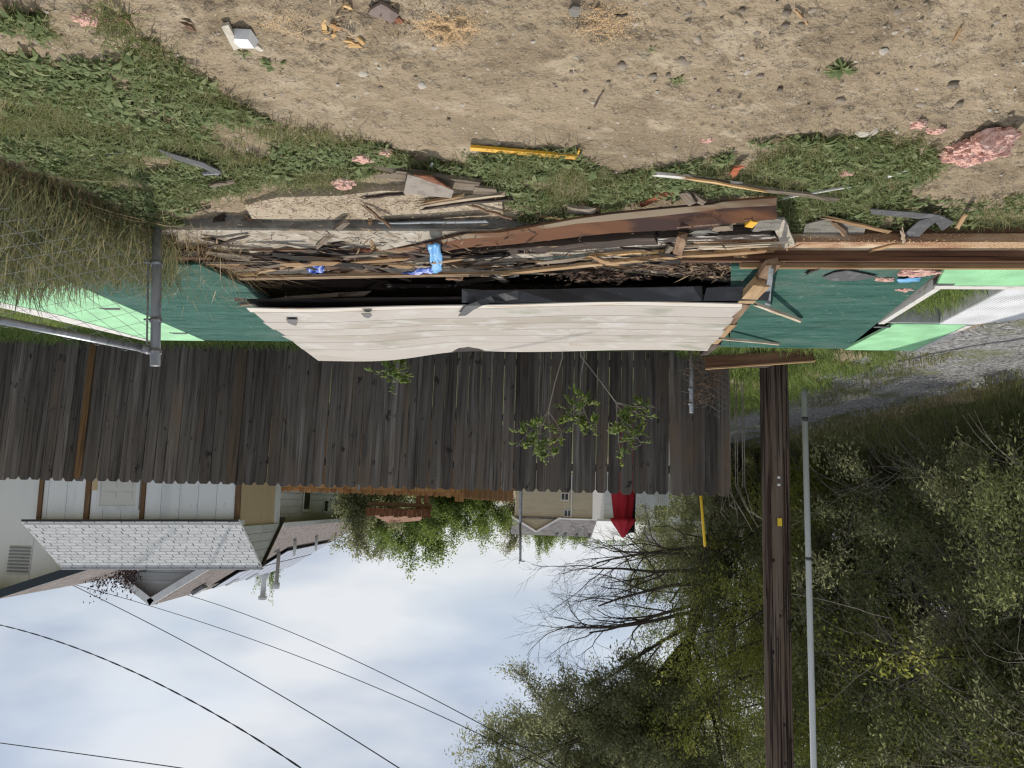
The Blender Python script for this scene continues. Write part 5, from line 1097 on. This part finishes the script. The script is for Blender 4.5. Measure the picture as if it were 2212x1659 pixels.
# ------------------------------------------------------------------ grey clapboard house with solar roof
gh = thing('grey_house', 'pale grey clapboard house with solar panels on its brown roof', 'house', (9.05, 20.7, -.3))
gX0, gX1, gzE, gzP, gL = -2.72, 3.2, 2.80, 4.78, 12.4
def gz(x): return gzP - (gzP - gzE) * abs(x) / 2.98
b = MB(); pr = [(gX0, 0), (gX1, 0), (gX1, gz(gX1) - .05), (0, gzP - .05), (gX0, gz(gX0) - .05)]
b.add([(x, 0, z) for x, z in pr] + [(x, gL, z) for x, z in pr], [(0, 1, 2, 3, 4), (9, 8, 7, 6, 5), (0, 5, 6, 1), (1, 6, 7, 2), (4, 9, 5, 0)]); ghw = b.put('wall', m_clap, gh)
z = 2.75
while z < gzP - .12:                                       # clapboards of the gable
    z1 = z + .205; xl = -(gzP - .06 - z) / (gzP - gzE) * 2.98; xr = -xl; xl1 = -(max(gzP - .06 - z1, .01)) / (gzP - gzE) * 2.98; xr1 = -xl1
    q = [(xl, z), (xr, z), (xr1, z1), (xl1, z1)]; MB().add([(q[0][0], -.035, z), (q[1][0], -.035, z), (q[2][0], -.012, z1), (q[3][0], -.012, z1), (q[0][0], -.002, z), (q[1][0], -.002, z), (q[2][0], -.002, z1), (q[3][0], -.002, z1)], [(0, 1, 2, 3), (0, 4, 5, 1), (1, 5, 6, 2), (2, 6, 7, 3), (3, 7, 4, 0)]).put('clapboard', m_clap, ghw); z += .205
for i in range(14):                                        # clapboards of the long side
    z = .1 + i * .19
    MB().add([(gX0 - .035, 0, z), (gX0 - .035, gL, z), (gX0 - .010, gL, z + .19), (gX0 - .010, 0, z + .19), (gX0 - .002, 0, z), (gX0 - .002, gL, z), (gX0 - .002, gL, z + .19), (gX0 - .002, 0, z + .19)], [(0, 3, 2, 1), (0, 1, 5, 4), (3, 7, 6, 2), (0, 4, 7, 3), (1, 2, 6, 5)]).put('clapboard', m_clap, ghw)
rfs = []
for s_ in (-1, 1):
    q = [V(0, -.35, gzP), V(s_ * 3.12, -.35, gz(3.12)), V(s_ * 3.12, gL + .3, gz(3.12)), V(0, gL + .3, gzP)]; rfs.append(MB().slab(q, .06).put('roof', m_croof, gh))
    MB().slab([V(0, -.40, gzP - .0), V(s_ * 3.17, -.40, gz(3.17)), V(s_ * 3.17, -.352, gz(3.17)), V(0, -.352, gzP)], .17).put('rake_board', m_white, gh)
MB().box((-3.23, -.3, gz(3.12) - .12), (-3.122, gL + .3, gz(3.12) - .0)).put('gutter', m_white, gh)
MB().tube([(-3.17, -.15, gz(3.12) - .08), (-3.0, -.12, gz(3.12) - .3), (-2.82, -.1, gz(3.12) - .4), (-2.82, -.1, .2)], .04, 8).put('downpipe', m_white, gh, smooth=True)
def roofpt(d, y, up=0.):                                  # d metres down the slope from the ridge on the -X side
    sl_ = math.hypot(2.98, gzP - gzE); f = d / sl_; nx_, nz_ = -(gzP - gzE) / sl_, 2.98 / sl_
    return V(-2.98 * f + nx_ * up, y, gzP - (gzP - gzE) * f + nz_ * up)
def solar_row(d0, d1, ys, ye, n):
    for i in range(n):
        ya = ys + (ye - ys) * i / n + .012; yb = ys + (ye - ys) * (i + 1) / n - .012
        P4 = [roofpt(d0, ya, .10), roofpt(d1, ya, .10), roofpt(d1, yb, .10), roofpt(d0, yb, .10)]; fr = MB().slab(P4, .04).put('solar_panel', m_solarf, gh)
        P5 = [roofpt(d0 + .03, ya + .03, .104), roofpt(d1 - .03, ya + .03, .104), roofpt(d1 - .03, yb - .03, .104), roofpt(d0 + .03, yb - .03, .104)]; MB().slab(P5, .004).put('solar_glass', m_solar, fr)
solar_row(.30, 1.22, 3.0, 11.6, 9); solar_row(1.25, 2.17, 5.2, 11.6, 7)
for d, y, h in ((2.75, 4.4, .5), (2.75, 7.2, .5), (2.7, 10.4, .45)):
    p = roofpt(d, y); MB().tube([p, p + V(0, 0, h)], .05, 10).put('vent_pipe', m_pipe, gh, smooth=True)
p = roofpt(1.9, 5.15); b = MB().tube([p, p + V(0, 0, .95), p + V(0, 0, .96), p + V(0, 0, 1.15)], [.06, .06, .11, .11], 12); b.put('flue_pipe', m_pipe, gh, smooth=True)
p = V(.25, 9.8, gzP - .1); MB().tube([p, p + V(0, 0, .35), p + V(0, 0, .36), p + V(0, 0, 1.0), p + V(0, 0, 1.02), p + V(0, 0, 1.15)], [.17, .17, .10, .10, .16, .16], 14).put('chimney', m_pipe, gh, smooth=True)
for y in (1.6, 4.2, 6.1): MB().slab([roofpt(.25, y, .12), roofpt(.6, y, .12), roofpt(.6, y + .35, .12), roofpt(.25, y + .35, .12)], .10).put('roof_vent', m_galvd, gh)
wn_ = part('window', m_white, gh, ((gX0 - .06, 3.2, .9), (gX0 - .035, 4.0, 2.35)))
part('pane', m_glass, wn_, ((gX0 - .068, 3.28, 1.0), (gX0 - .061, 3.92, 1.60))); part('pane', m_glass, wn_, ((gX0 - .068, 3.28, 1.68), (gX0 - .061, 3.92, 2.27)))
wn_ = part('window', m_white, gh, ((gX0 - .06, 5.9, 1.95), (gX0 - .035, 6.5, 2.4)))
part('pane', m_glass, wn_, ((gX0 - .068, 5.96, 2.0), (gX0 - .061, 6.44, 2.35)))
part('chimney_corner', m_white, gh, ((gX0 - .05, -.04, 0), (gX0 + .1, .0, gzE - .1)))
gw2 = MB(); q = [V(1.2, 2.5, 4.62), V(6.5, 2.5, 4.55), V(6.5, 6.2, 2.9), V(1.2, 6.2, 2.9)]; MB().slab([V(.2, 4.0, 4.55), V(7.0, 4.0, 4.38), V(7.0, .6, 3.0), V(2.6, .6, 3.0)], .08).put('wing_roof', m_croof, gh)
part('roof_vent', m_galvd, gh, ((2.6, 2.9, 4.15), (2.95, 3.3, 4.38)))

# ------------------------------------------------------------------ cedar fences
cf = thing('cedar_fence', 'orange-brown cedar fence beyond the dark board fence', 'fence', (3.03, 17.0, -.3))
cpk = [picket_me(.137, h, .018, m_cedar) for h in (1.83, 1.82, 1.84)]
for i in range(29):
    o = put('picket', rnd.choice(cpk), cf); o.location = (2.05 - i * .14, .0 + rnd.uniform(-.003, .003), -.02)
for z in (.3, 1.62): part('rail', m_cedar, cf, ((-2.0, -.05, z), (2.1, -.011, z + .09)))
for x_ in (2.0, .6, -.8, -1.95): part('post', m_cedar, cf, ((x_ - .045, -.14, 0), (x_ + .045, -.052, 1.75)))
for x_ in (.2,): part('steel_bracket', m_galv, cf, ((x_, -.06, 1.55), (x_ + .06, -.051, 1.72)))
cf2 = thing('cedar_fence', 'cedar fence wing with gaps between its slats running away', 'fence', (1.06, 17.1, -.3))
d2 = V(-1.25, 7.0, 0).normalized()
for i in range(40):
    p = d2 * (i * .175); o = put('picket', cpk[i % 3], cf2); o.location = p; o.rotation_euler = (0, 0, math.atan2(d2.y, d2.x)); 
for z in (.3, 1.5):
    a, e = d2 * 0 + V(-.02, 0, z), d2 * 7.0 + V(-.02, 0, z); MB().slab([a, e, e + V(-.04, 0, 0), a + V(-.04, 0, 0)], .09).put('rail', m_cedar, cf2)
part('corner_post', m_cedar, cf2, ((-.09, -.16, 0), (.10, -.03, 1.90)))

# ------------------------------------------------------------------ mast, umbrella, pergola, far houses
mb, mt = dp(1124, 1030, 16.0), dp(1124, 1213, 16.0)
mast = thing('metal_mast', 'slender grey metal mast standing behind the fence', 'mast', (mb.x, 16.0, -.3))
MB().tube([V(mb.x, 16, -.3), mb.lerp(mt, .55)], .034, 10).put('lower_tube', m_galv, mast, smooth=True, wc=True); MB().tube([mb.lerp(mt, .55), mt], .025, 10).put('upper_tube', m_galv, mast, smooth=True, wc=True)
MB().tube([mt + V(-.09, 0, .0), mt + V(.03, 0, -.02), mt + V(.02, 0, .05)], .012, 6).put('top_fitting', m_galvd, mast, wc=True)
um = thing('closed_umbrella', 'closed red cantilever umbrella behind the fence', 'umbrella', (dp(1347, 1060, 14.2).x, 14.2, -.3))
prof = [(.05, .225), (.5, .235), (1.2, .225), (1.75, .19), (2.08, .155), (2.10, .22), (2.16, .19), (2.30, .10), (2.42, .035), (2.44, .0)]; n_s = 28; vv = []; ff = []
prof = [(z + .02, r) for z, r in prof]
for i, (z, r) in enumerate(prof):
    for j in range(n_s):
        a = 2 * math.pi * j / n_s; rr = r * (1 + .16 * math.sin(a * 7 + i * .15) * (1 if r > .05 else 0)); vv.append((rr * math.cos(a), rr * math.sin(a), z * 1.0))
for i in range(len(prof) - 1):
    for j in range(n_s): q = i * n_s; ff.append((q + j, q + (j + 1) % n_s, q + n_s + (j + 1) % n_s, q + n_s + j))
cv = put('folded_canopy', mesh(vv, ff, m_red, True), um)
MB().tube([(-.22, .05, 0), (-.17, .02, 2.36)], .045, 4).put('pole', m_blackm, um); MB().tube([(-.17, .02, 2.30), (-.05, .02, 2.36)], .04, 4).put('arm', m_blackm, um)
pg = thing('pergola', 'brown tiled pergola roof among the garden trees', 'pergola', (4.0, 24.0, -.3))
pa, pb_ = dp(792, 1128, 24.0), dp(932, 1124, 24.0); base = V(4.0, 24.0, -.3)
r0 = pa - base; r1 = pb_ - base
rf = MB().slab([V(r0.x, -.2, r0.z - .32), V(r1.x, -.2, r1.z - .32), V(r1.x + .5, 1.2, r1.z + .05), V(r0.x - .5, 1.2, r0.z + .05)], .06).put('roof', m_pergola, pg)
for i in range(14):
    f = i / 14; f1 = (i + .92) / 14; xa_ = r0.x + (r1.x - r0.x) * f; xb_ = r0.x + (r1.x - r0.x) * f1; part('roof_tile', m_pergola, rf, ((min(xa_, xb_), -.26, r0.z - .46 + .02 * (i % 2)), (max(xa_, xb_), -.20, r0.z - .18 - .02 * (i % 3))))
for px in (905, 922): p = dp(px, 1090, 24.2) - base; part('post', m_pergola, pg, ((p.x - .07, -.07, 0), (p.x + .07, .07, r0.z - .33)))
part('beam', m_batten, pg, ((r1.x, -.1, r0.z - .62), (r0.x, .05, r0.z - .50)))
vp = thing('white_lattice_panel', 'white corrugated screen panel beside the red umbrella', 'screen', (dp(1410, 1060, 17.).x, 17.0, -.3))
xa_, xb_ = dp(1445, 1060, 17.).x - vp.location.x, dp(1372, 1060, 17.).x - vp.location.x
zt = dp(1410, 1091, 17.).z + .3; x = xa_
while x < xb_: part('slat', m_white, vp, ((x, 0, 0), (x + .035, .02, zt))); x += .048
bh = thing('beige_house', 'long two-storey beige house with grey roof far behind the fences', 'house', (0, 100., -3.4))
def bq(px, py, y=100.): p = dp(px, py, y); return (p.x, p.z + 3.4)
xl, zE = bq(1203, 1119.5); xr, _ = bq(1393, 1125); xg0, zg0 = bq(1113, 1115); xgp, zgp = bq(1158, 1146); _, zR = bq(1250, 1162)
part('wall', m_beige, bh, ((xr - 6, 0, 0), (xg0, 8, zE)))
for i in range(26):
    z = i * .26
    if z < zE - .05: part('siding_course', m_beige, bh, ((xr - 6, -.05, z), (xg0, -.005, z + .235)))
gb = MB().add([(xg0, -.06, zE), (xl, -.06, zE), (xgp, -.06, zgp), (xg0, 0, zE), (xl, 0, zE), (xgp, 0, zgp)], [(0, 2, 1), (3, 4, 5), (0, 1, 4, 3), (1, 2, 5, 4), (2, 0, 3, 5)]).put('gable', m_beige, bh)
for i in range(7):
    z = zE + .03 + i * .24; f = (z - zE) / (zgp - zE)
    if f < .9: part('siding_course', m_beige, gb, ((xgp + (xl - xgp) * (1 - f), -.10, z), (xgp + (xg0 - xgp) * (1 - f), -.065, z + .2)))
MB().slab([V(xr - 6, -.4, zE), V(xg0 + .4, -.4, zE), V(xg0 + .4, 5, zR), V(xr - 6, 5, zR)], .12).put('roof', m_farroof, bh)
for A, B in (((xg0 + .5, zE - .1), (xgp, zgp + .1)), ((xl - .4, zE - .1), (xgp, zgp + .1))):
    MB().slab([V(A[0], -.5, A[1]), V(B[0], -.5, B[1]), V(B[0], 3, B[1]), V(A[0], 3, A[1])], .15).put('gable_roof', m_farroof, bh); MB().tube([V(A[0], -.55, A[1]), V(B[0], -.55, B[1])], .12, 4).put('rake_board', m_white, bh)
MB().tube([V(xr - 6, -.5, zE), V(xl, -.5, zE)], .09, 4).put('gutter', m_white, bh)
def bwin(px0, px1, py0, py1, two):
    (x0, z0), (x1, z1) = bq(px0, py0), bq(px1, py1); w = part('window', m_white, bh, ((x1 - .08, -.14, z0 - .08), (x0 + .08, -.06, z1 + .08)))
    xm = (x0 + x1) / 2; part('pane', m_glass, w, ((x1, -.16, z0), (xm - .04, -.142, z1))); part('pane', m_glass, w, ((xm + .04, -.16, z0), (x0, -.142, z1)))
bwin(1219, 1233, 1102, 1115, 1); bwin(1281, 1304, 1104, 1117, 1); bwin(1213, 1227, 1066, 1080, 1); bwin(1379, 1388, 1094, 1100, 1)
for px in (1262, 1312, 1352): x_, z_ = bq(px, 1140); part('vent_pipe', m_pipe, bh, ((x_ - .1, 2.0, z_ - .6), (x_ + .1, 2.2, z_ + .3)))
for px in (1207, 1225, 1252, 1280, 1310, 1334): x_, z_ = bq(px, 1160); part('ridge_vent', m_galvd, bh, ((x_ - .18, 4.3, zR - .25), (x_ + .18, 4.7, zR + .12)))
MB().tube([V(bq(1233, 1119)[0], -.15, zE), V(bq(1233, 1119)[0], -.15, 0)], .07, 6).put('downpipe', m_white, bh)
wh = thing('white_garage_house', 'white and grey house with a white garage behind the big tree', 'house', (dp(1490, 1060, 42.).x, 42., -1.0))
part('wall', m_white, wh, ((-2.2, 0, 0), (2.3, 6, 3.7))); part('side_wall', m_clap, wh, ((2.3, .4, 0), (4.6, 6, 3.3)))
MB().slab([V(2.2, -.4, 3.75), V(-2.6, -.4, 3.75), V(-2.6, 3, 5.3), V(2.2, 3, 5.3)], .15).put('roof', m_farroof, wh); MB().slab([V(5.0, 0, 3.3), V(2.3, 0, 3.3), V(2.3, 3, 4.4), V(5.0, 3, 4.4)], .12).put('porch_roof', m_clap, wh)
w = part('window', m_white, wh, ((1.2, -.08, 2.3), (2.0, -.01, 3.2))); part('pane', m_glass, w, ((1.28, -.1, 2.38), (1.92, -.082, 3.12)))
w = part('window', m_white, wh, ((-1.6, -.08, 2.6), (.6, -.01, 3.2))); part('pane', m_glass, w, ((-1.5, -.1, 2.68), (.5, -.082, 3.12)))

# ------------------------------------------------------------------ trees
def grow(seed, base, direction, length, radius, levels, nchild, spread, droop=0., wander=.22, ratio=.62, seg=6, up=.0):
    """returns polylines [(points, radii, level)] of a branching tree"""
    rg = random.Random(seed); out = []; st = [(Vector(base), Vector(direction).normalized(), length, radius, 0)]
    while st:
        p, d, L_, r, lv = st.pop(); pts = [p.copy()]; rr = [r]; n = seg if lv < levels else 4
        for i in range(n):
            d = (d + V(rg.gauss(0, wander), rg.gauss(0, wander), rg.gauss(0, wander) * .8) * (.55 if lv == 0 else 1) + V(0, 0, up - droop * (lv / max(1, levels)))).normalized()
            p = p + d * (L_ / n); pts.append(p.copy()); rr.append(r * (1 - .62 * (i + 1) / n))
        out.append((pts, rr, lv))
        if lv < levels:
            nc = nchild[lv] if hasattr(nchild, '__len__') else nchild
            for c in range(nc):
                t = .28 + .72 * (c + rg.random()) / nc; i = min(n - 1, int(t * n)); q = pts[i].lerp(pts[i + 1], t * n - i if t * n - i < 1 else 1)
                ax = V(rg.gauss(0, 1), rg.gauss(0, 1), rg.gauss(0, 1)); dd = (pts[min(i + 1, n)] - pts[i]).normalized(); side = dd.cross(ax).normalized()
                an = spread * rg.uniform(.6, 1.25); nd = (dd * math.cos(an) + side * math.sin(an)).normalized()
                st.append((q, nd, L_ * ratio * rg.uniform(.75, 1.2), max(rr[i] * .55, .003), lv + 1))
    return out
def tubes(polys, mat, minlv=0, maxlv=9, sides=(8, 6, 4, 3, 3)):
    VV = []; FF = {4: []}; nb = 0; F4 = []
    for pts, rr, lv in polys:
        if lv < minlv or lv > maxlv: continue
        n = sides[min(lv, len(sides) - 1)]; P = np.array([tuple(p) for p in pts]); T = np.gradient(P, axis=0); T /= np.maximum(np.linalg.norm(T, axis=1, keepdims=True), 1e-6)
        ref = np.where(np.abs(T[:, 2:3]) < .9, np.array([[0, 0, 1.]]), np.array([[1., 0, 0]])); a = np.cross(T, ref); a /= np.maximum(np.linalg.norm(a, axis=1, keepdims=True), 1e-6); b_ = np.cross(a, T)
        an = np.arange(n) * 2 * math.pi / n; R_ = np.array(rr)[:, None, None]
        ring = P[:, None, :] + (a[:, None, :] * np.cos(an)[None, :, None] + b_[:, None, :] * np.sin(an)[None, :, None]) * R_
        VV.append(ring.reshape(-1, 3)); m = len(P); i = np.arange(m - 1)[:, None] * n; j = np.arange(n)[None]; q = np.stack([i + j, i + (j + 1) % n, i + n + (j + 1) % n, i + n + j], -1).reshape(-1, 4) + nb
        F4.append(q); nb += m * n
    return npmesh(np.concatenate(VV), np.concatenate(F4), mat, True)
def tipleaves(polys, lvmin, per, jit, L0, L1, mat, rng, aspect=.38, hang=.3):
    P = []; D = []
    for pts, rr, lv in polys:
        if lv < lvmin: continue
        for a, b_ in zip(pts, pts[1:]):
            P.append((tuple(a), tuple(b_)))
    A = np.array([p[0] for p in P]); B = np.array([p[1] for p in P]); n = len(A) * per
    i = rng.integers(0, len(A), n); t = rng.random((n, 1)); pos = A[i] * (1 - t) + B[i] * t + rng.normal(0, jit, (n, 3))
    d = (B - A)[i]; d /= np.maximum(np.linalg.norm(d, axis=1, keepdims=True), 1e-6); d = d * .5 + rng.normal(0, .6, (n, 3)); d[:, 2] -= hang; d /= np.maximum(np.linalg.norm(d, axis=1, keepdims=True), 1e-6)
    s = rng.normal(0, 1, (n, 3)); s = np.cross(d, s); s /= np.maximum(np.linalg.norm(s, axis=1, keepdims=True), 1e-6)
    L_ = rng.uniform(L0, L1, (n, 1)) * .5; w = L_ * aspect
    vv = np.stack([pos - d * L_, pos + s * w, pos + d * L_, pos - s * w], 1).reshape(-1, 3)
    return npmesh(vv, np.arange(n * 4).reshape(-1, 4), mat)
def tree(name, label, loc, trunk_me, crown_me, twig_me=None, s=1., rz=0., group=None, sz=None, cat='tree', cname='crown'):
    t = thing(name, label, cat, loc, group, rot=(0, 0, rz)); t.scale = (s, s, sz or s)
    put('trunk', trunk_me, t)
    if crown_me: put(cname, crown_me, t)
    if twig_me: put('twigs', twig_me, t)['kind'] = 'stuff'
    return t
rt = np.random.default_rng(21)
# three kinds of thicket tree, copied with their parts
def thicket(seed, h, spread, mat, per, L0, L1, lean=(0, 0, 1), nstem=4, twigs=70):
    polys = []
    rg = random.Random(seed)
    for i in range(nstem):
        a = rg.uniform(0, 6.28); polys += grow(seed * 10 + i, (rg.gauss(0, .25), rg.gauss(0, .25), -.2), (math.cos(a) * .38 + lean[0], math.sin(a) * .38 + lean[1], 1.), h * rg.uniform(.6, .95), .055 * h / 5, 3, (9, 7, 5), spread, droop=.05, wander=.2, ratio=.48)
    low = []
    for i in range(26):                                    # low leafy shoots near the ground
        a = rg.uniform(0, 6.28); low += grow(seed * 50 + i, (rg.gauss(0, .9), rg.gauss(0, .9), -.1), (math.cos(a) * .7, math.sin(a) * .7, 1.), rg.uniform(1., 2.3), .012, 2, (6, 4), .8, droop=.2, ratio=.5)
    low = [(p, r, lv + 1) for p, r, lv in low]
    tw = []
    for i in range(twigs):                                 # long arching dead twigs
        a = rg.uniform(0, 6.28); z = rg.uniform(.2, h * .75); tw += grow(seed * 90 + i, (rg.gauss(0, .7), rg.gauss(0, .7), z), (math.cos(a), math.sin(a), rg.uniform(-.3, .7)), rg.uniform(.7, 2.1), .0085, 1, 5, .55, droop=.25, wander=.16, ratio=.5, seg=7)
    return tubes(polys + low, m_bark, maxlv=3, sides=(7, 5, 3, 3)), tipleaves(polys + low, 2, per, .07, L0, L1, mat, rt), tubes(tw, m_twig, sides=(3, 3))
TA = thicket(3, 6.2, .75, m_leafd, 15, .038, .08, twigs=300)
TB = thicket(5, 6.8, .7, m_leafy, 15, .038, .08, twigs=130)
TC = thicket(8, 5.6, .8, m_leafo, 14, .038, .075, twigs=380)
tg_ = 'trees and tall bushes of the lane thicket'
TL = [('dense dark thicket tree nearest the photo edge', TA, (-7.3, 8.6), 1.0, .3), ('brushy olive thicket bush beside the conduit', TC, (-6.9, 11.2), 1.0, 1.2), ('yellow-green thicket tree high at the photo corner', TB, (-8.6, 10.4), 1.25, 2.2),
      ('dark thicket bush behind the conduit', TA, (-7.2, 13.8), 1.05, 2.9), ('yellow-green thicket tree behind the utility pole', TB, (-6.7, 16.6), 1.05, .9), ('olive thicket bush right behind the pole', TC, (-6.3, 19.5), 1.0, 4.1),
      ('tall dark thicket tree in the second row near the photo edge', TA, (-9.8, 11.8), 1.35, 4.4), ('tall olive thicket tree in the second row', TC, (-9.3, 14.8), 1.5, 5.0), ('tall yellow-green thicket tree in the second row', TB, (-9.0, 18.2), 1.3, 3.3), ('dark thicket tree behind the big tree', TA, (-6.6, 22.5), 1.2, 1.7)]
for lab, (a, b_, c), (x, y), s, rz in TL: tree('thicket_tree', lab, (x - .45, y, zgs(x - .45, y)), a, b_, c, s * .84, rz, tg_, sz=s * 1.08)
# big leaning tree with a dead half
bt = thing('big_tree', 'large dark tree with bare branches on one side and leafy top', 'tree', (-5.75, 19.0, -.2))
tr1 = grow(101, (0, 0, -.2), (.30, 0, 1.), 5.2, .22, 0, 0, .5, wander=.06)
tr2 = grow(102, (.15, .1, -.2), (.16, .1, 1.), 7.0, .17, 0, 0, .5, wander=.06)
dead = []
for i, (z, dx, dz, L_) in enumerate(((2.6, 1., .10, 3.0), (3.2, 1., .22, 3.1), (3.9, .95, .42, 2.9), (2.9, .9, -.02, 2.6), (4.5, .9, .5, 2.6), (3.5, .9, .1, 2.8), (4.2, .95, .3, 3.0))):
    p = tr1[0][0][min(len(tr1[0][0]) - 1, int(z / 5.0 * len(tr1[0][0])))]; dead += [(a, r, lv + 1) for a, r, lv in grow(120 + i, (p.x, p.y, z), (dx, rnd.uniform(-.35, .35), dz), L_, .05, 3, (7, 6, 5), .6, droop=-.02, wander=.15, ratio=.46, seg=7)]
live = []
for i in range(17):
    st_ = (tr2 if i % 3 else tr1)[0][0][-1 - (i % 2)] if i % 3 else tr1[0][0][-1]; live += [(q, r, lv + 1) for q, r, lv in grow(150 + i, st_, (rnd.uniform(-.35, 1.15), rnd.uniform(-.6, .6), rnd.uniform(.35, 1.2)), rnd.uniform(2.6, 4.4), .06, 3, (8, 7, 4), .7, droop=.02, wander=.2, ratio=.42)]
put('trunk', tubes(tr1 + tr2, m_bark, sides=(12,)), bt); put('dead_branches', tubes(dead, m_twigd, sides=(6, 6, 5, 3, 3)), bt); put('live_branches', tubes(live, m_bark, sides=(6, 6, 4, 3, 3)), bt)
put('crown', tipleaves(live, 3, 7, .10, .06, .12, m_leafo, rt, .32), bt)
# garden trees beyond the cedar fence
def round_tree(seed, h, mat, per, spread=.75, L0=.08, L1=.15, nst=1):
    polys = grow(seed, (0, 0, 0), (0, 0, 1), h * .62, .13 * h / 5, 3, (13, 8, 5), spread, droop=.02, wander=.16, ratio=.52, up=.05); return tubes(polys, m_bark, sides=(8, 5, 3, 3)), tipleaves(polys, 2, per, .13, L0, L1, mat, rt, .5)
RA = round_tree(31, 5.0, m_leafg, 7); RB = round_tree(37, 5.0, m_leafo, 6); RC = round_tree(41, 5.0, m_leafg, 4, .6)
gt = 'garden trees beyond the cedar fence'
def at_px(px, Y): return dp(px, 1080, Y).x
for lab, (a, b_), px, Y_, toppy, wdt, rz in (('feathery olive garden tree beside the grey house', RB, 768, 25.5, 1186, .95, .4), ('garden tree with a drooping sprig beside the pergola', RA, 800, 26.5, 1168, .95, 2.0), ('tallest fresh green garden tree behind the pergola', RA, 893, 30, 1216, 1.0, 1.1), ('sparse grey-green garden tree between the taller ones', RB, 850, 31, 1200, .8, 3.3),
                              ('round green garden tree at the corner of the cedar fence', RA, 985, 27, 1168, 1.05, 4.2), ('broad green garden tree beside the metal mast', RC, 1045, 28, 1162, .95, 5.1), ('leafy bush under the pergola roof', RB, 850, 26.5, 1120, 1.3, .8), ('green bush at the wing of the cedar fence', RA, 945, 26.5, 1118, 1.3, 2.6), ('small pale garden tree behind the metal mast', RB, 1125, 115, 1186, .7, 1.9), ('thin green treetop behind the far beige gable', RC, 1170, 125, 1188, .7, 3.0)):
    ztop = dp(px, toppy, Y_).z; z0 = zgs(at_px(px, Y_), Y_); sc_ = (ztop - z0) / 4.9; tree('garden_tree', lab, (at_px(px, Y_), Y_, z0), a, b_, None, sc_ * wdt, rz, gt, sz=sc_)
for i in range(9):
    px = 1190 + i * 26; Y_ = 130 + i * 3; ztop = dp(px, 1166 + rnd.uniform(-2, 5), Y_).z; z0 = -3.4; sc_ = (ztop - z0) / 4.9; tree('far_tree', 'treetop showing just above the far beige roof', (at_px(px, Y_), Y_, z0), RA[0], RA[1], None, sc_, i * 1.3, 'treetops above the far beige roof')
x_ = at_px(262, 18.6); PL = round_tree(53, 4.2, m_leafp, 9, .7, .06, .10); tree('plum_tree', 'dark purple-leaved tree showing over the shed roof', (x_, 18.6, -.3), PL[0], PL[1], None, .62, .7, sz=(dp(262, 1268, 18.6).z + .3) / 4.1)
x_ = at_px(600, 36.); tree('small_tree', 'small green treetop beside the roof chimney', (x_, 36., -.3), RC[0], RC[1], None, .42, .3, sz=(dp(612, 1254, 36.).z + .3) / 4.9)
# saplings in front of the board fence
def sapling(px0, py0, tips, Y_, label, seed):
    t = thing('sapling', label, 'sapling', (dp(px0, py0, Y_).x, Y_, -.25)); base_ = dp(px0, py0, Y_); b = MB(); LP = []; LD = []
    rg = random.Random(seed); 
    mean_ = sum((dp(px, py, Y_ - .1) for px, py in tips), V(0, 0, 0)) / len(tips); jn = base_.lerp(mean_, .62) + V(rg.uniform(-.04, .04), 0, 0)
    b.tube([base_ + V(.02, 0, -.4), base_, base_.lerp(jn, .45) + V(rg.uniform(-.03, .03), 0, .02), jn], [.009, .008, .007, .006], 5)
    for px, py in tips:
        e = dp(px, py, Y_ - .1); m_ = jn.lerp(e, .4) + V(rg.uniform(-.03, .03), -.03, rg.uniform(-.02, .04)); q = [jn, m_, m_.lerp(e, .55) + V(rg.uniform(-.02, .02), 0, 0), e]; b.tube(q, [.005, .004, .003, .0015], 5)
        for j in range(7):
            s_ = m_.lerp(e, .2 + .8 * j / 6); d = V(rg.uniform(-1, 1), rg.uniform(-.5, .3), rg.uniform(-.5, .6)).normalized(); tip = s_ + d * rg.uniform(.08, .2); b.tube([s_, tip], [.0025, .001], 3)
            for l in range(11): f = rg.uniform(.2, 1.1); LP.append(tuple(s_.lerp(tip, f))); LD.append(tuple((d + V(rg.uniform(-1, 1), rg.uniform(-.8, .4), rg.uniform(-.4, .5))).normalized()))
    b.put('stems', m_twig, t, wc=True); L_ = nr.uniform(.045, .085, len(LP)); worldchild('foliage', leaves(np.array(LP), np.array(LD), L_, L_ * .45, m_leafg, 'l'), t)
sapling(1215, 772, [(1115, 965), (1150, 985), (1195, 990), (1165, 930), (1215, 945)], 8.6, 'sapling with two bare stems and green leaves, left of the pair before the fence', 5)
sapling(1262, 772, [(1235, 900), (1262, 870), (1250, 930), (1275, 915)], 8.65, 'thin twiggy sapling between the two leafy ones before the fence', 6)
sapling(1255, 770, [(1340, 985), (1360, 940), (1395, 900), (1415, 880), (1385, 960), (1345, 920)], 8.6, 'leafy sapling nearer the steel post before the fence', 7)
sapling(838, 768, [(825, 812), (850, 822), (862, 795)], 8.5, 'small arching weed sprig above the siding edge', 8)
# dead twigs sticking up over the fence end
b = MB()
for i in range(9):
    p = dp(1585 + rnd.uniform(-25, 25), 1050, 10.2); e = dp(1600 + rnd.uniform(-40, 55), 1090 + rnd.uniform(0, 60), 9.9); m_ = p.lerp(e, .5) + V(rnd.uniform(-.12, .12), 0, .1); b.tube([V(p.x, 10.2, -.2), p, m_, e, e + V(rnd.uniform(-.15, .05), 0, -.06)], [.008, .006, .005, .003, .001], 4)
tag(b.put('dead_shrub', m_twig), 'bare pale twigs rising behind the fence end', 'shrub')
